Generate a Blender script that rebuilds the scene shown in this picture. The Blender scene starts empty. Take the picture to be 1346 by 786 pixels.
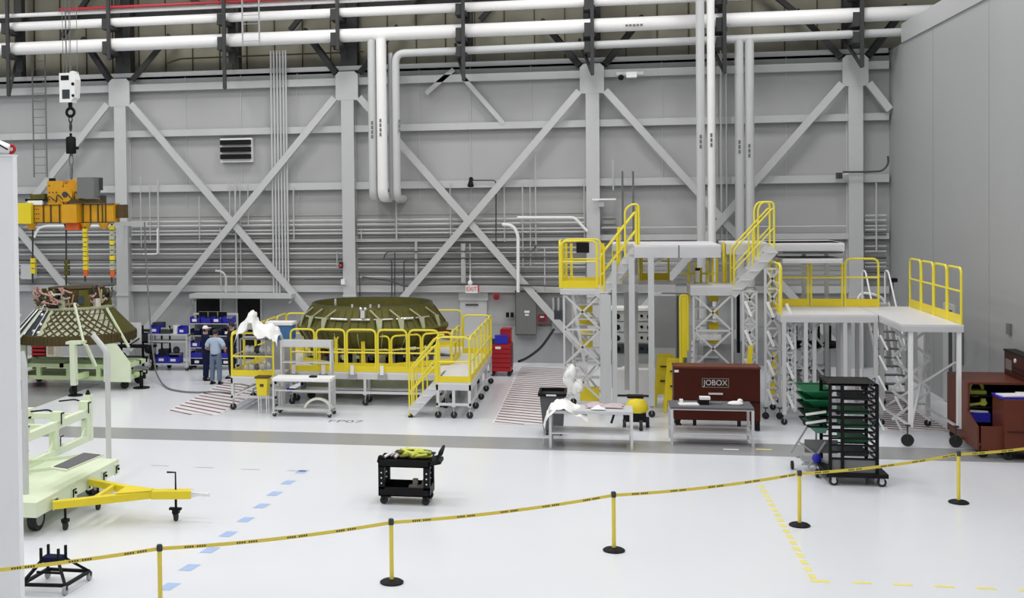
import bpy, math, random
from mathutils import Vector, Matrix
random.seed(7)
PI = math.pi
sc = bpy.context.scene
C = sc.collection
# ------------------------------------------------------------------ camera (principal point is off centre: lens shift)
IW, IH = 1346, 786
FPX, CX, CY, CAMZ = 1550.0, 500.0, 300.888, 5.7
YAW, PITCH, ROLL = 0.1851685, math.radians(1.24), 0.0115
Fw = Vector((-math.sin(YAW)*math.cos(PITCH), math.cos(YAW)*math.cos(PITCH), -math.sin(PITCH)))
R0 = Vector((math.cos(YAW), math.sin(YAW), 0)); U0 = R0.cross(Fw)
Rt = R0*math.cos(ROLL)-U0*math.sin(ROLL); Up = U0*math.cos(ROLL)+R0*math.sin(ROLL)
cam = bpy.data.cameras.new('camera'); co = bpy.data.objects.new('camera', cam); C.objects.link(co)
cam.sensor_width = 36; cam.lens = 36*FPX/IW
cam.shift_x = (IW/2-CX)/IW; cam.shift_y = (CY-IH/2)/IW
cam.clip_end = 200
m4 = Matrix((Rt, Up, -Fw)).transposed().to_4x4(); m4.translation = (0, 0, CAMZ)
co.matrix_world = m4
sc.camera = co
# ------------------------------------------------------------------ world, lamps, exposure
w = bpy.data.worlds.new('world'); sc.world = w; w.use_nodes = True
w.node_tree.nodes['Background'].inputs[0].default_value = (0.92, 0.96, 1.0, 1)
w.node_tree.nodes['Background'].inputs[1].default_value = 0.55
LAMPS = []
for ix in range(5):
    for iy in range(5):
        l = bpy.data.lights.new('high_bay_light', 'AREA'); l.shape = 'SQUARE'; l.size = 2.4
        l.energy = 560; l.color = (1.0, 0.985, 0.96)
        o = bpy.data.objects.new('high_bay_light', l); C.objects.link(o)
        o.location = (-24+ix*7.6, 6+iy*7.6, 15.2); LAMPS.append(o)
sc.view_settings.view_transform = 'Standard'; sc.view_settings.look = 'None'
sc.view_settings.exposure = -0.97; sc.view_settings.gamma = 1.0; sc.view_settings.use_curve_mapping = False

# ------------------------------------------------------------------ measuring helpers
def ray(px, py): return Fw + Rt*((px-CX)/FPX) - Up*((py-CY)/FPX)
def G(px, py, z=0.0):
    d = ray(px, py); t = (z-CAMZ)/d.z; return Vector((d.x*t, d.y*t, z))
def WY(px, py, Y):
    d = ray(px, py); t = Y/d.y; return Vector((d.x*t, Y, CAMZ+d.z*t))
def WX(px, py, X):
    d = ray(px, py); t = X/d.x; return Vector((X, d.y*t, CAMZ+d.z*t))

# ------------------------------------------------------------------ materials
MATS = {}
def mat(name, col, rough=0.5, metal=0.0, var=0.04, scale=3.0, bump=0.0, emit=None, coat=0.0, streak=None, spec=0.5):
    m = bpy.data.materials.new(name); m.use_nodes = True; nt = m.node_tree; b = nt.nodes['Principled BSDF']
    b.inputs['Roughness'].default_value = rough; b.inputs['Metallic'].default_value = metal
    b.inputs['Coat Weight'].default_value = coat; b.inputs['Specular IOR Level'].default_value = spec
    tc = nt.nodes.new('ShaderNodeTexCoord'); nz = nt.nodes.new('ShaderNodeTexNoise')
    nz.inputs['Scale'].default_value = scale; nz.inputs['Detail'].default_value = 4
    src = tc.outputs['Object']
    if streak:
        mp = nt.nodes.new('ShaderNodeMapping'); mp.inputs['Scale'].default_value = streak
        nt.links.new(src, mp.inputs['Vector']); src = mp.outputs['Vector']
    nt.links.new(src, nz.inputs['Vector'])
    mx = nt.nodes.new('ShaderNodeMix'); mx.data_type = 'RGBA'
    mx.inputs[6].default_value = tuple(c*(1-var) for c in col)+(1,)
    mx.inputs[7].default_value = tuple(min(1, c*(1+var)) for c in col)+(1,)
    nt.links.new(nz.outputs['Fac'], mx.inputs[0]); nt.links.new(mx.outputs[2], b.inputs['Base Color'])
    if bump:
        bp = nt.nodes.new('ShaderNodeBump'); bp.inputs['Strength'].default_value = bump
        nt.links.new(nz.outputs['Fac'], bp.inputs['Height']); nt.links.new(bp.outputs['Normal'], b.inputs['Normal'])
    if emit:
        b.inputs['Emission Color'].default_value = col+(1,); b.inputs['Emission Strength'].default_value = emit
    MATS[name] = m; return m
mat('floor_epoxy', (0.79, 0.81, 0.86), 0.22, var=0.02, scale=0.5)
mat('floor_grey', (0.33, 0.335, 0.345), 0.25, var=0.05, scale=1)
mat('wall_paint', (0.44, 0.445, 0.45), 0.6, var=0.05, scale=0.4)
mat('wall_low', (0.42, 0.42, 0.42), 0.6, var=0.06, scale=0.6, streak=(0.3, 1, 5))
mat('right_wall', (0.385, 0.395, 0.40), 0.45, var=0.04, scale=0.5)
mat('fascia_grey', (0.45, 0.46, 0.465), 0.45, var=0.03)
mat('steel_paint', (0.55, 0.56, 0.565), 0.5, var=0.04)
mat('pipe_white', (0.90, 0.90, 0.90), 0.4, var=0.03)
mat('pipe_grey', (0.58, 0.59, 0.595), 0.45, var=0.03)
mat('conduit', (0.52, 0.53, 0.53), 0.4, var=0.05)
mat('conduit_dark', (0.06, 0.06, 0.065), 0.5)
mat('dark_steel', (0.05, 0.052, 0.052), 0.6, var=0.2, spec=0.25)
mat('insulation', (0.37, 0.355, 0.28), 0.85, var=0.22, scale=1.2, bump=0.3)
mat('red_pipe', (0.42, 0.03, 0.04), 0.4)
mat('yellow', (0.80, 0.64, 0.02), 0.45, var=0.06)
mat('yellow_bright', (0.82, 0.70, 0.05), 0.35, var=0.05)
mat('orange_yellow', (0.66, 0.33, 0.008), 0.45, var=0.12, scale=5)
mat('orange_red', (0.7, 0.12, 0.02), 0.5)
mat('alu', (0.66, 0.66, 0.67), 0.35, metal=0.25, var=0.05)
mat('alu_bright', (0.78, 0.78, 0.80), 0.3, metal=0.3, var=0.04)
mat('deck_white', (0.74, 0.73, 0.75), 0.4, var=0.04)
mat('black', (0.009, 0.009, 0.010), 0.5, var=0.2, spec=0.15)
mat('rubber', (0.035, 0.035, 0.035), 0.7, var=0.2, spec=0.2)
mat('white_plastic', (0.85, 0.85, 0.86), 0.35, var=0.03, scale=6, bump=0.2)
mat('white_sheet', (0.88, 0.88, 0.87), 0.6, var=0.03, scale=5, bump=0.3)
mat('clear_bag', (0.72, 0.73, 0.74), 0.25, var=0.06, scale=8, bump=0.4)
mat('pale_green', (0.62, 0.76, 0.44), 0.45, var=0.05)
mat('paler_green', (0.72, 0.80, 0.60), 0.45, var=0.04)
mat('olive', (0.105, 0.10, 0.02), 0.5, metal=0.2, var=0.25, scale=4, spec=0.25)
mat('olive_brown', (0.10, 0.07, 0.025), 0.5, metal=0.2, var=0.3, scale=6, spec=0.25)
mat('olive_light', (0.44, 0.46, 0.30), 0.5, metal=0.1, var=0.12, scale=8)
mat('rib_dark', (0.09, 0.085, 0.04), 0.5, metal=0.3, var=0.15, spec=0.2)
mat('skin_cell', (0.46, 0.45, 0.33), 0.45, metal=0.2, var=0.2, scale=9)
mat('silver', (0.75, 0.75, 0.75), 0.25, metal=0.7, var=0.05)
mat('dark_panel', (0.05, 0.06, 0.07), 0.5, var=0.3, scale=8, spec=0.2)
mat('wire_pink', (0.50, 0.28, 0.24), 0.6, var=0.3, scale=10)
mat('wire_tan', (0.45, 0.36, 0.26), 0.6, var=0.3, scale=10)
mat('wire_white', (0.72, 0.68, 0.62), 0.6, var=0.2, scale=10)
mat('red', (0.42, 0.02, 0.03), 0.4, var=0.08, spec=0.3)
mat('brown_box', (0.065, 0.013, 0.008), 0.42, var=0.12, scale=2, spec=0.15)
mat('brown_side', (0.13, 0.035, 0.02), 0.42, var=0.12, scale=2, spec=0.2)
mat('blue', (0.03, 0.03, 0.42), 0.45, var=0.1, spec=0.3)
mat('cooler_blue', (0.05, 0.16, 0.36), 0.45, var=0.1)
mat('grey_panel', (0.17, 0.18, 0.175), 0.5, var=0.05, spec=0.3)
mat('mid_grey', (0.36, 0.37, 0.38), 0.5, var=0.06)
mat('door_dark', (0.016, 0.014, 0.014), 0.4, var=0.2, spec=0.15)
mat('sign_white', (0.85, 0.83, 0.83), 0.5)
mat('sign_red', (0.6, 0.03, 0.04), 0.5)
mat('stripe_red', (0.17, 0.055, 0.065), 0.35, var=0.15, scale=4)
mat('stripe_white', (0.85, 0.82, 0.84), 0.35)
mat('tape_blue', (0.40, 0.53, 0.80), 0.4, var=0.08)
mat('tape_yellow', (0.83, 0.76, 0.25), 0.4, var=0.1)
mat('tape_grey', (0.52, 0.53, 0.56), 0.4, var=0.1)
mat('green', (0.01, 0.13, 0.05), 0.45, var=0.2, spec=0.25)
mat('green_pale', (0.16, 0.36, 0.28), 0.45, var=0.2)
mat('skin', (0.42, 0.25, 0.18), 0.5)
mat('shirt_blue', (0.42, 0.52, 0.68), 0.8, var=0.08, scale=9, bump=0.3)
mat('trousers_blue', (0.13, 0.18, 0.27), 0.8, var=0.1, scale=9, bump=0.3)
mat('navy', (0.012, 0.016, 0.05), 0.8, var=0.15, scale=9, spec=0.1)
mat('dark_cloth', (0.02, 0.02, 0.025), 0.8, var=0.2, scale=9, spec=0.1)
mat('hair', (0.03, 0.025, 0.02), 0.7)
mat('grey_plate', (0.13, 0.13, 0.14), 0.6, var=0.15, scale=10, spec=0.2)
mat('chrome', (0.7, 0.7, 0.72), 0.2, metal=0.9, var=0.05)
mat('lime_strap', (0.62, 0.66, 0.10), 0.6, var=0.2, scale=12)
mat('belt_yellow', (0.78, 0.62, 0.08), 0.5, var=0.05)
mat('belt_print', (0.10, 0.08, 0.02), 0.6)
mat('stanchion', (0.78, 0.63, 0.08), 0.35, var=0.05)
mat('hose', (0.02, 0.02, 0.02), 0.5)
mat('cable_grey', (0.16, 0.17, 0.18), 0.5)
mat('cream', (0.75, 0.73, 0.62), 0.5, var=0.06)
mat('stone_grey', (0.22, 0.20, 0.18), 0.8, var=0.2)
mat('lilac', (0.56, 0.44, 0.48), 0.7, var=0.1)
mat('partition', (0.86, 0.87, 0.89), 0.5, var=0.02)

# ------------------------------------------------------------------ mesh builder
def V(*a): return Vector(a)
class MB:
    def __init__(s): s.v = []; s.f = []; s.m = []; s.cur = 0
    def add(s, vs, fs):
        k = len(s.v); s.v += [tuple(v) for v in vs]; s.f += [tuple(i+k for i in f) for f in fs]; s.m += [s.cur]*len(fs); return s
    def box(s, x0, x1, y0, y1, z0, z1):
        return s.add([(x0,y0,z0),(x1,y0,z0),(x1,y1,z0),(x0,y1,z0),(x0,y0,z1),(x1,y0,z1),(x1,y1,z1),(x0,y1,z1)],
                     [(0,3,2,1),(4,5,6,7),(0,1,5,4),(1,2,6,5),(2,3,7,6),(3,0,4,7)])
    def cbox(s, c, sz, rz=0, rx=0, ry=0):
        M = Matrix.Rotation(rz, 3, 'Z') @ Matrix.Rotation(ry, 3, 'Y') @ Matrix.Rotation(rx, 3, 'X'); c = Vector(c)
        vs = [c + M @ Vector((a*sz[0]/2, b*sz[1]/2, d*sz[2]/2)) for d in (-1,1) for a,b in ((-1,-1),(1,-1),(1,1),(-1,1))]
        return s.add(vs, [(0,3,2,1),(4,5,6,7),(0,1,5,4),(1,2,6,5),(2,3,7,6),(3,0,4,7)])
    def bar(s, p, q, w, h, up=(0,0,1)):
        p = Vector(p); q = Vector(q); d = (q-p).normalized(); u = Vector(up)
        if abs(d.dot(u)) > 0.98: u = Vector((1,0,0))
        r = d.cross(u).normalized(); u = r.cross(d)
        vs = [b + r*(a*w/2) + u*(c*h/2) for b in (p,q) for a,c in ((-1,-1),(1,-1),(1,1),(-1,1))]
        return s.add(vs, [(0,3,2,1),(4,5,6,7),(0,1,5,4),(1,2,6,5),(2,3,7,6),(3,0,4,7)])
    def path(s, pts, r, n=8, cap=True, r2=None):
        pts = [Vector(p) for p in pts]; k0 = len(s.v); N = len(pts); vs = []; u = None
        for i, p in enumerate(pts):
            if i == 0: d = pts[1]-pts[0]
            elif i == N-1: d = pts[-1]-pts[-2]
            else: d = (pts[i+1]-p).normalized()+(p-pts[i-1]).normalized()
            if d.length < 1e-9: d = Vector((0,0,1))
            d.normalize()
            if u is None:
                u = Vector((0,0,1)) if abs(d.z) < 0.9 else Vector((1,0,0))
            a = d.cross(u)
            if a.length < 1e-6: a = d.orthogonal()
            a.normalize(); u = a.cross(d).normalized()
            rr = r if r2 is None else r+(r2-r)*i/(N-1)
            vs += [p + (a*math.cos(2*PI*j/n)+u*math.sin(2*PI*j/n))*rr for j in range(n)]
        fs = [(i*n+j, i*n+(j+1)%n, (i+1)*n+(j+1)%n, (i+1)*n+j) for i in range(N-1) for j in range(n)]
        if cap: fs += [tuple(range(n))[::-1], tuple((N-1)*n+j for j in range(n))]
        return s.add(vs, fs)
    def tube(s, p, q, r, n=8): return s.path([p, q], r, n)
    def cone(s, p, q, ra, rb, n=10): return s.path([p, q], ra, n, r2=rb)
    def lathe(s, prof, c=(0,0,0), n=24, a0=0.0, a1=2*PI, close=True):
        full = abs(a1-a0-2*PI) < 1e-6; k = n if full else n+1; vs = []
        for r, z in prof:
            for j in range(k):
                a = a0+(a1-a0)*j/n; vs.append((c[0]+r*math.cos(a), c[1]+r*math.sin(a), c[2]+z))
        fs = []
        for i in range(len(prof)-1):
            for j in range(n):
                fs.append((i*k+j, i*k+(j+1)%k, (i+1)*k+(j+1)%k, (i+1)*k+j))
        return s.add(vs, fs)
    def cyl(s, c, r, z0, z1, n=16): return s.lathe([(0.0001,z0),(r,z0),(r,z1),(0.0001,z1)], (c[0],c[1],0), n)
    def wheel(s, c, r, w, ax='x', n=14):
        c = Vector(c); d = Vector((w/2,0,0)) if ax == 'x' else Vector((0,w/2,0)) if ax == 'y' else Vector(ax)*(w/2)
        return s.path([c-d, c+d], r, n)
    def torus(s, c, R, r, M=None, n=16, k=6, sx=1.0):
        c = Vector(c); vs = []
        for i in range(n):
            a = 2*PI*i/n
            for j in range(k):
                b = 2*PI*j/k; p = Vector(((R+r*math.cos(b))*math.cos(a)*sx, r*math.sin(b), (R+r*math.cos(b))*math.sin(a)))
                vs.append(c + (M @ p if M else p))
        return s.add(vs, [(i*k+j, i*k+(j+1)%k, ((i+1)%n)*k+(j+1)%k, ((i+1)%n)*k+j) for i in range(n) for j in range(k)])
    def ball(s, c, r, n=10, m=7, sc=(1,1,1)):
        vs = []; fs = []
        for i in range(m+1):
            t = PI*i/m
            for j in range(n):
                a = 2*PI*j/n
                vs.append((c[0]+r*sc[0]*math.sin(t)*math.cos(a), c[1]+r*sc[1]*math.sin(t)*math.sin(a), c[2]+r*sc[2]*math.cos(t)))
        for i in range(m):
            for j in range(n): fs.append((i*n+j, (i+1)*n+j, (i+1)*n+(j+1)%n, i*n+(j+1)%n))
        return s.add(vs, fs)
    def prism(s, poly, z0, z1):
        n = len(poly); vs = [(x,y,z0) for x,y in poly]+[(x,y,z1) for x,y in poly]
        return s.add(vs, [tuple(range(n))[::-1], tuple(range(n,2*n))]+[(i,(i+1)%n,n+(i+1)%n,n+i) for i in range(n)])
    def slab(s, poly, thick):   # poly of 3D points, thickened along its normal
        p = [Vector(q) for q in poly]; n = len(p); nr = (p[1]-p[0]).cross(p[2]-p[1]).normalized()*thick
        return s.add(p+[q+nr for q in p], [tuple(range(n))[::-1], tuple(range(n,2*n))]+[(i,(i+1)%n,n+(i+1)%n,n+i) for i in range(n)])
    def build(s, name, m, parent=None, smooth=False, label=None, kind=None):
        me = bpy.data.meshes.new(name); off = Vector((0,0,0)); M = None
        if parent is not None and not parent.get('_local'):
            off = WLOC.get(parent.name, Vector((0,0,0)))
        elif parent is None and s.v:
            xs = [v[0] for v in s.v]; ys = [v[1] for v in s.v]; zs = [v[2] for v in s.v]
            off = Vector(((min(xs)+max(xs))/2, (min(ys)+max(ys))/2, min(zs)))
        me.from_pydata([(v[0]-off.x, v[1]-off.y, v[2]-off.z) for v in s.v], [], s.f)
        for mm in (m if isinstance(m, (list, tuple)) else [m]): me.materials.append(MATS[mm])
        if isinstance(m, (list, tuple)): me.polygons.foreach_set('material_index', s.m)
        if smooth:
            me.polygons.foreach_set('use_smooth', [True]*len(me.polygons))
            me.set_sharp_from_angle(angle=math.radians(40))
        me.update()
        o = bpy.data.objects.new(name, me); C.objects.link(o)
        if parent is not None:
            o.parent = parent; WLOC[o.name] = off; 
            if parent.get('_local'): o['_local'] = 1
        else: o.location = off; WLOC[o.name] = off
        if label: o['label'] = label
        if kind: o['kind'] = kind
        return o
WLOC = {}
def thing(name, label, cat, loc, group=None, local=False, rz=0.0):
    o = bpy.data.objects.new(name, None); C.objects.link(o); o.empty_display_size = 0.2
    o.location = loc; o.rotation_euler = (0,0,rz); o['label'] = label; o['category'] = cat
    if group: o['group'] = group
    if local or rz: o['_local'] = 1
    WLOC[o.name] = Vector(loc); return o
def tag(o, label, cat, group=None, kind=None):
    o['label'] = label; o['category'] = cat
    if group: o['group'] = group
    if kind: o['kind'] = kind
    return o
def copy_tree(o, parent=None):
    c = o.copy(); C.objects.link(c)
    if parent is not None: c.parent = parent
    WLOC[c.name] = WLOC.get(o.name, Vector((0,0,0)))
    for ch in list(o.children): copy_tree(ch, c)
    return c
def fillet(pts, r, seg=4):
    pts = [Vector(p) for p in pts]; out = [pts[0]]
    for i in range(1, len(pts)-1):
        a = (pts[i-1]-pts[i]); b = (pts[i+1]-pts[i]); k = min(r, a.length*0.49, b.length*0.49)
        p0 = pts[i]+a.normalized()*k; p1 = pts[i]+b.normalized()*k
        for j in range(seg+1):
            t = j/seg; out.append(p0*(1-t)**2+pts[i]*2*t*(1-t)+p1*t*t)
    out.append(pts[-1]); return out
def text_mesh(name, txt, size, loc, rot, m, parent=None, ext=0.004, sx=1.0, label=None):
    cu = bpy.data.curves.new(name, 'FONT'); cu.body = txt; cu.size = size; cu.extrude = ext
    cu.align_x = 'CENTER'; cu.align_y = 'CENTER'
    t = bpy.data.objects.new(name+'_tmp', cu); C.objects.link(t); bpy.context.view_layer.update()
    me = bpy.data.meshes.new_from_object(t.evaluated_get(bpy.context.evaluated_depsgraph_get()))
    bpy.data.objects.remove(t); bpy.data.curves.remove(cu)
    off = WLOC.get(parent.name, Vector((0,0,0))) if parent is not None and not parent.get('_local') else Vector((0,0,0))
    if parent is None: off = Vector(loc)
    M = Matrix.Translation(Vector(loc)-off) @ rot.to_4x4() @ Matrix.Diagonal((sx,1,1,1))
    me.transform(M); me.materials.clear(); me.materials.append(MATS[m])
    o = bpy.data.objects.new(name, me); C.objects.link(o)
    if parent is not None: o.parent = parent; WLOC[o.name] = off
    else: o.location = off
    if label: o['label'] = label
    return o
ROT_FRONT = Matrix.Rotation(PI/2, 3, 'X')
def ss(c, a, b, n=6): return [c[0]+math.cos(a)*b, c[1]+math.sin(a)*b]

# ------------------------------------------------------------------ SETTING
XR = 9.45          # right wall plane
YB = 42.0          # back wall plane
f_ = MB().box(-34, XR+0.3, -2, YB+1.2, -0.2, 0).build('floor', 'floor_epoxy'); f_['kind'] = 'structure'
o = MB().box(-15.9, XR, 27.15, 28.5, 0.0, 0.004).build('trim_1', 'floor_grey'); o['kind'] = 'structure'
o = MB().box(-22, -15.9, 27.15, 35.5, 0.0, 0.004).build('trim_2', 'floor_grey'); o['kind'] = 'structure'
wb = MB().box(-34, XR+0.3, YB, YB+0.3, 0, 10.62).build('wall_back', 'wall_paint'); wb['kind'] = 'structure'
# lower metal siding, ribs and the darker band
s = MB(); z = 2.8
while z < 5.35:
    s.box(-34, -0.3 if z > 4.5 else XR, YB-0.045, YB-0.031, z, z+0.1)
    z += 0.155
s.build('siding_rib', 'wall_low', wb, kind='stuff')
MB().box(-34, -0.3, YB-0.03, YB-0.006, 4.55, 5.2).build('siding_panel', 'wall_low', wb)
MB().box(-34, XR, YB-0.03, YB-0.006, 2.75, 4.55).build('siding_panel', 'wall_low', wb)
MB().box(-34, -0.3, YB-0.02, YB-0.006, 5.2, 5.62).build('siding_panel', 'wall_low', wb)
for z, h, d in ((9.98, 0.26, 0.32), (8.28, 0.24, 0.3), (6.22, 0.26, 0.3), (4.32, 0.2, 0.28), (2.5, 0.24, 0.25), (10.52, 0.16, 0.2)):
    MB().box(-34, XR-0.02, YB-d, YB-0.065, z, z+h).build('girt', 'steel_paint', wb)
for x in (-20.9,-19.6,-15.2,-13.05,-10.9,-6.4,-4.55,-2.4,2.1,3.95,6.2):
    MB().box(x-0.012, x+0.012, YB-0.03, YB-0.003, 5.65, 10.5).build('panel_seam', 'steel_paint', wb)
# upper wall: insulation bays between dark steel
uw = MB().box(-34, XR+8, YB+0.9, YB+1.1, 10.3, 16).build('wall_back_upper', 'insulation'); uw['kind'] = 'structure'
MB().box(-34, XR+0.3, YB+0.0, YB+0.9, 10.45, 10.6).build('ledge', 'dark_steel', uw)
x = -33.5
while x < XR:
    MB().box(x, x+0.03, YB+0.84, YB+0.895, 10.62, 15.9).build('insulation_batt_seam', 'olive_brown', uw); x += 1.075
for z, h in ((10.62, 0.12), (11.95, 0.07), (12.9, 0.3), (14.6, 0.2)):
    MB().box(-34, XR+7.5, YB+0.5, YB+0.8, z, z+h).build('dark_beam', 'dark_steel', uw)
o = MB().box(-34, XR+8, -2, YB+1.2, 16, 16.2).build('ceiling', 'mid_grey'); o['kind'] = 'structure'
# right wall
wr = MB().box(XR, XR+0.3, 2, 40.0, 0, 11.2).build('wall_right', 'right_wall'); wr['kind'] = 'structure'
MB().box(XR+0.05, XR+0.25, 40.0, 42.0, 0, 10.62).build('corner_return', 'right_wall', wr)
MB().box(XR-0.05, XR-0.002, 2, 39.95, 10.6, 11.2).build('fascia', 'fascia_grey', wr)
for y in (36.5, 31.5, 27.4, 23.5):
    MB().box(XR-0.008, XR-0.002, y-0.015, y+0.015, 0.1, 10.58).build('panel_seam', 'mid_grey', wr)
MB().box(XR-0.06, XR-0.002, 34.3, 35.3, 0.02, 2.75).build('door_frame', 'pipe_grey', wr)
MB().box(XR-0.075, XR-0.06, 34.42, 34.72, 0.9, 2.6).build('door_window', 'dark_panel', wr)
MB().box(XR-0.05, XR-0.002, WX(1266,440,9.43).y, WX(1257,440,9.43).y, WX(1262,478,9.43).z, WX(1262,435,9.43).z).build('dark_slot', 'grey_panel', wr)
a = WX(1325, 433, XR-0.05); MB().box(XR-0.06, XR-0.002, a.y-0.12, a.y+0.12, a.z-0.12, a.z+0.14).build('switch_plate', 'grey_panel', wr)
# near left partition (edge of a wall close to the camera)
wl = MB().box(-13.5, WY(27.5, 500, 15.42).x, 15.3, 15.42, 0, WY(22, 205, 15.3).z).build('wall_left', 'partition'); wl['kind'] = 'structure'
MB().box(-13.5, WY(27.5, 500, 15.42).x+0.006, 15.28, 15.44, WY(22,205,15.3).z, WY(22,205,15.3).z+0.02).build('cap_strip', 'pipe_white', wl)
# dark doors under a canopy at the left of the back wall
for k, (x0, x1) in enumerate(((259, 290), (313, 343))):
    a = WY(x0, 393, YB); b = WY(x1, 393, YB)
    d = MB().box(a.x, b.x, YB-0.08, YB-0.004, 0, a.z).build('door_%d' % (k+1), 'door_dark'); d['kind'] = 'structure'
    MB().box(a.x-0.06, a.x, YB-0.11, YB-0.004, 0, a.z+0.06).build('door_jamb', 'steel_paint', d)
    MB().box(b.x, b.x+0.06, YB-0.11, YB-0.004, 0, a.z+0.06).build('door_jamb', 'steel_paint', d)
    MB().box(a.x+0.3, b.x-0.3, YB-0.1, YB-0.08, 1.3, 1.36).build('door_push_bar', 'mid_grey', d)
a = WY(250, 391, 41.0); b = WY(384, 390, 41.0)
t = thing('door_canopy', 'long flat grey canopy over the two dark doors', 'canopy', (a.x, 41.0, a.z))
MB().box(a.x, b.x, 40.9, 41.75, a.z-0.02, a.z+0.13).build('canopy_roof', 'steel_paint', t)
MB().bar((a.x+0.1, 41.6, a.z), (a.x+0.1, 41.0, a.z-0.18), 0.05, 0.05).bar((b.x-0.1, 41.6, a.z), (b.x-0.1, 41.0, a.z-0.18), 0.05, 0.05).build('bracket', 'steel_paint', t)
# white roll door / pale door behind the right end of the ring platform
a = WY(605, 384, YB); b = WY(640, 384, YB)
d = MB().box(a.x, b.x, YB-0.09, YB-0.004, 0, 2.2).build('door_3', 'pipe_grey'); d['kind'] = 'structure'
MB().box(a.x-0.05, b.x+0.05, YB-0.14, YB-0.09, 2.2, 2.5).build('door_header', 'steel_paint', d)
MB().box(a.x+0.2, a.x+0.65, YB-0.13, YB-0.09, 2.02, 2.07).build('door_closer', 'dark_steel', d)
# pale plinth along the lower right part of the back wall
o = MB().box(-4.0, 9.4, YB-0.12, YB-0.065, 0, 1.3).build('baseboard_back', 'mid_grey'); o['kind'] = 'structure'

# ------------------------------------------------------------------ floor markings
def stripes(name, quad, n, label, slope, w=0.075):
    (ax, ay), (bx, by), (cx, cy), (dx, dy) = quad   # near-left, near-right, far-right, far-left
    t = thing(name, label, 'floor marking', ((ax+cx)/2, (ay+cy)/2, 0))
    MB().prism([(ax-0.05,ay-0.05),(bx+0.05,by-0.05),(cx+0.05,cy+0.05),(dx-0.05,dy+0.05)], 0.0045, 0.006).build('white_ground', 'stripe_white', t)
    for i in range(n):
        k = (i+0.5)/n
        x0 = ax+(dx-ax)*k; y0 = ay+(dy-ay)*k; x1 = bx+(cx-bx)*k; y1 = by+(cy-by)*k-slope
        y1c = max(y1, by); x1c = x1 if y1 >= by else x0+(x1-x0)*(y0-by)/(y0-y1)
        if x1c-x0 > 0.05:
            MB().add([(x0,y0-w,0.008),(x1c,y1c-w if y1>=by else y1c,0.008),(x1c,y1c+w,0.008),(x0,y0+w,0.008)], [(0,1,2,3)]).build('stripe', 'stripe_red', t)
stripes('hazard_hatching', [(-11.85, 30.9), (-10.3, 30.5), (-10.3, 37.2), (-11.95, 37.2)], 15, 'red and white hatched floor marking left of the ring work platform', 0.75, 0.06)
stripes('hazard_hatching', [(-2.75, 30.3), (-1.2, 30.2), (-0.75, 40.9), (-2.75, 40.9)], 27, 'red and white hatched floor marking between the red cabinet and the tall stair platforms', 0.5, 0.055)
stripes('hazard_hatching', [(6.9, 30.6), (8.3, 30.6), (8.3, 38.5), (6.9, 38.5)], 24, 'red and white hatched floor marking under the right platform beside the brown cabinets', 0.5, 0.07)
t = thing('blue_tape_line', 'dashed pale blue tape line crossing the white floor at the left', 'floor tape', (-6.36, 20.3, 0))
for px, py in ((397,620),(379,634),(361,649),(344,665),(323,683),(300,702),(276,723),(249,746),(222,771)):
    p = G(px, py); MB().add([(p.x-0.13,p.y-0.17,0.003),(p.x+0.08,p.y-0.17,0.003),(p.x+0.13,p.y+0.17,0.003),(p.x-0.08,p.y+0.17,0.003)], [(0,1,2,3)]).build('dash', 'tape_blue', t)
t = thing('yellow_tape_corner', 'dashed yellow tape corner on the white floor at the lower right', 'floor tape', (3.09, 18.3, 0))
for i in range(17):
    y = 18.45+i*0.355; MB().box(3.03, 3.14, y, y+0.21, 0.001, 0.003).build('dash', 'tape_yellow', t)
MB().box(3.03, 3.3, 18.27, 18.4, 0.001, 0.003).build('dash', 'tape_yellow', t)
for i in range(6):
    x = 3.62+i*0.57; MB().box(x, x+0.27, 18.3, 18.4, 0.001, 0.003).build('dash', 'tape_yellow', t)
t = thing('grey_tape_line', 'faint dashed grey tape line on the floor before the grey walkway', 'floor tape', (-9.6, 24.6, 0))
for px, py in ((210,612),(268,614.5),(329,617),(390,619)):
    p = G(px, py); MB().box(p.x-0.2, p.x+0.2, p.y-0.04, p.y+0.04, 0.001, 0.003).build('dash', 'tape_grey', t)
o = text_mesh('floor_lettering', 'FP07', 0.5, tuple(G(454, 554)), Matrix.Rotation(0, 3, 'Z'), 'grey_panel', None, 0.001, 0.95)
tag(o, 'dark stencilled letters and digits on the floor before the ring platform', 'lettering')

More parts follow.
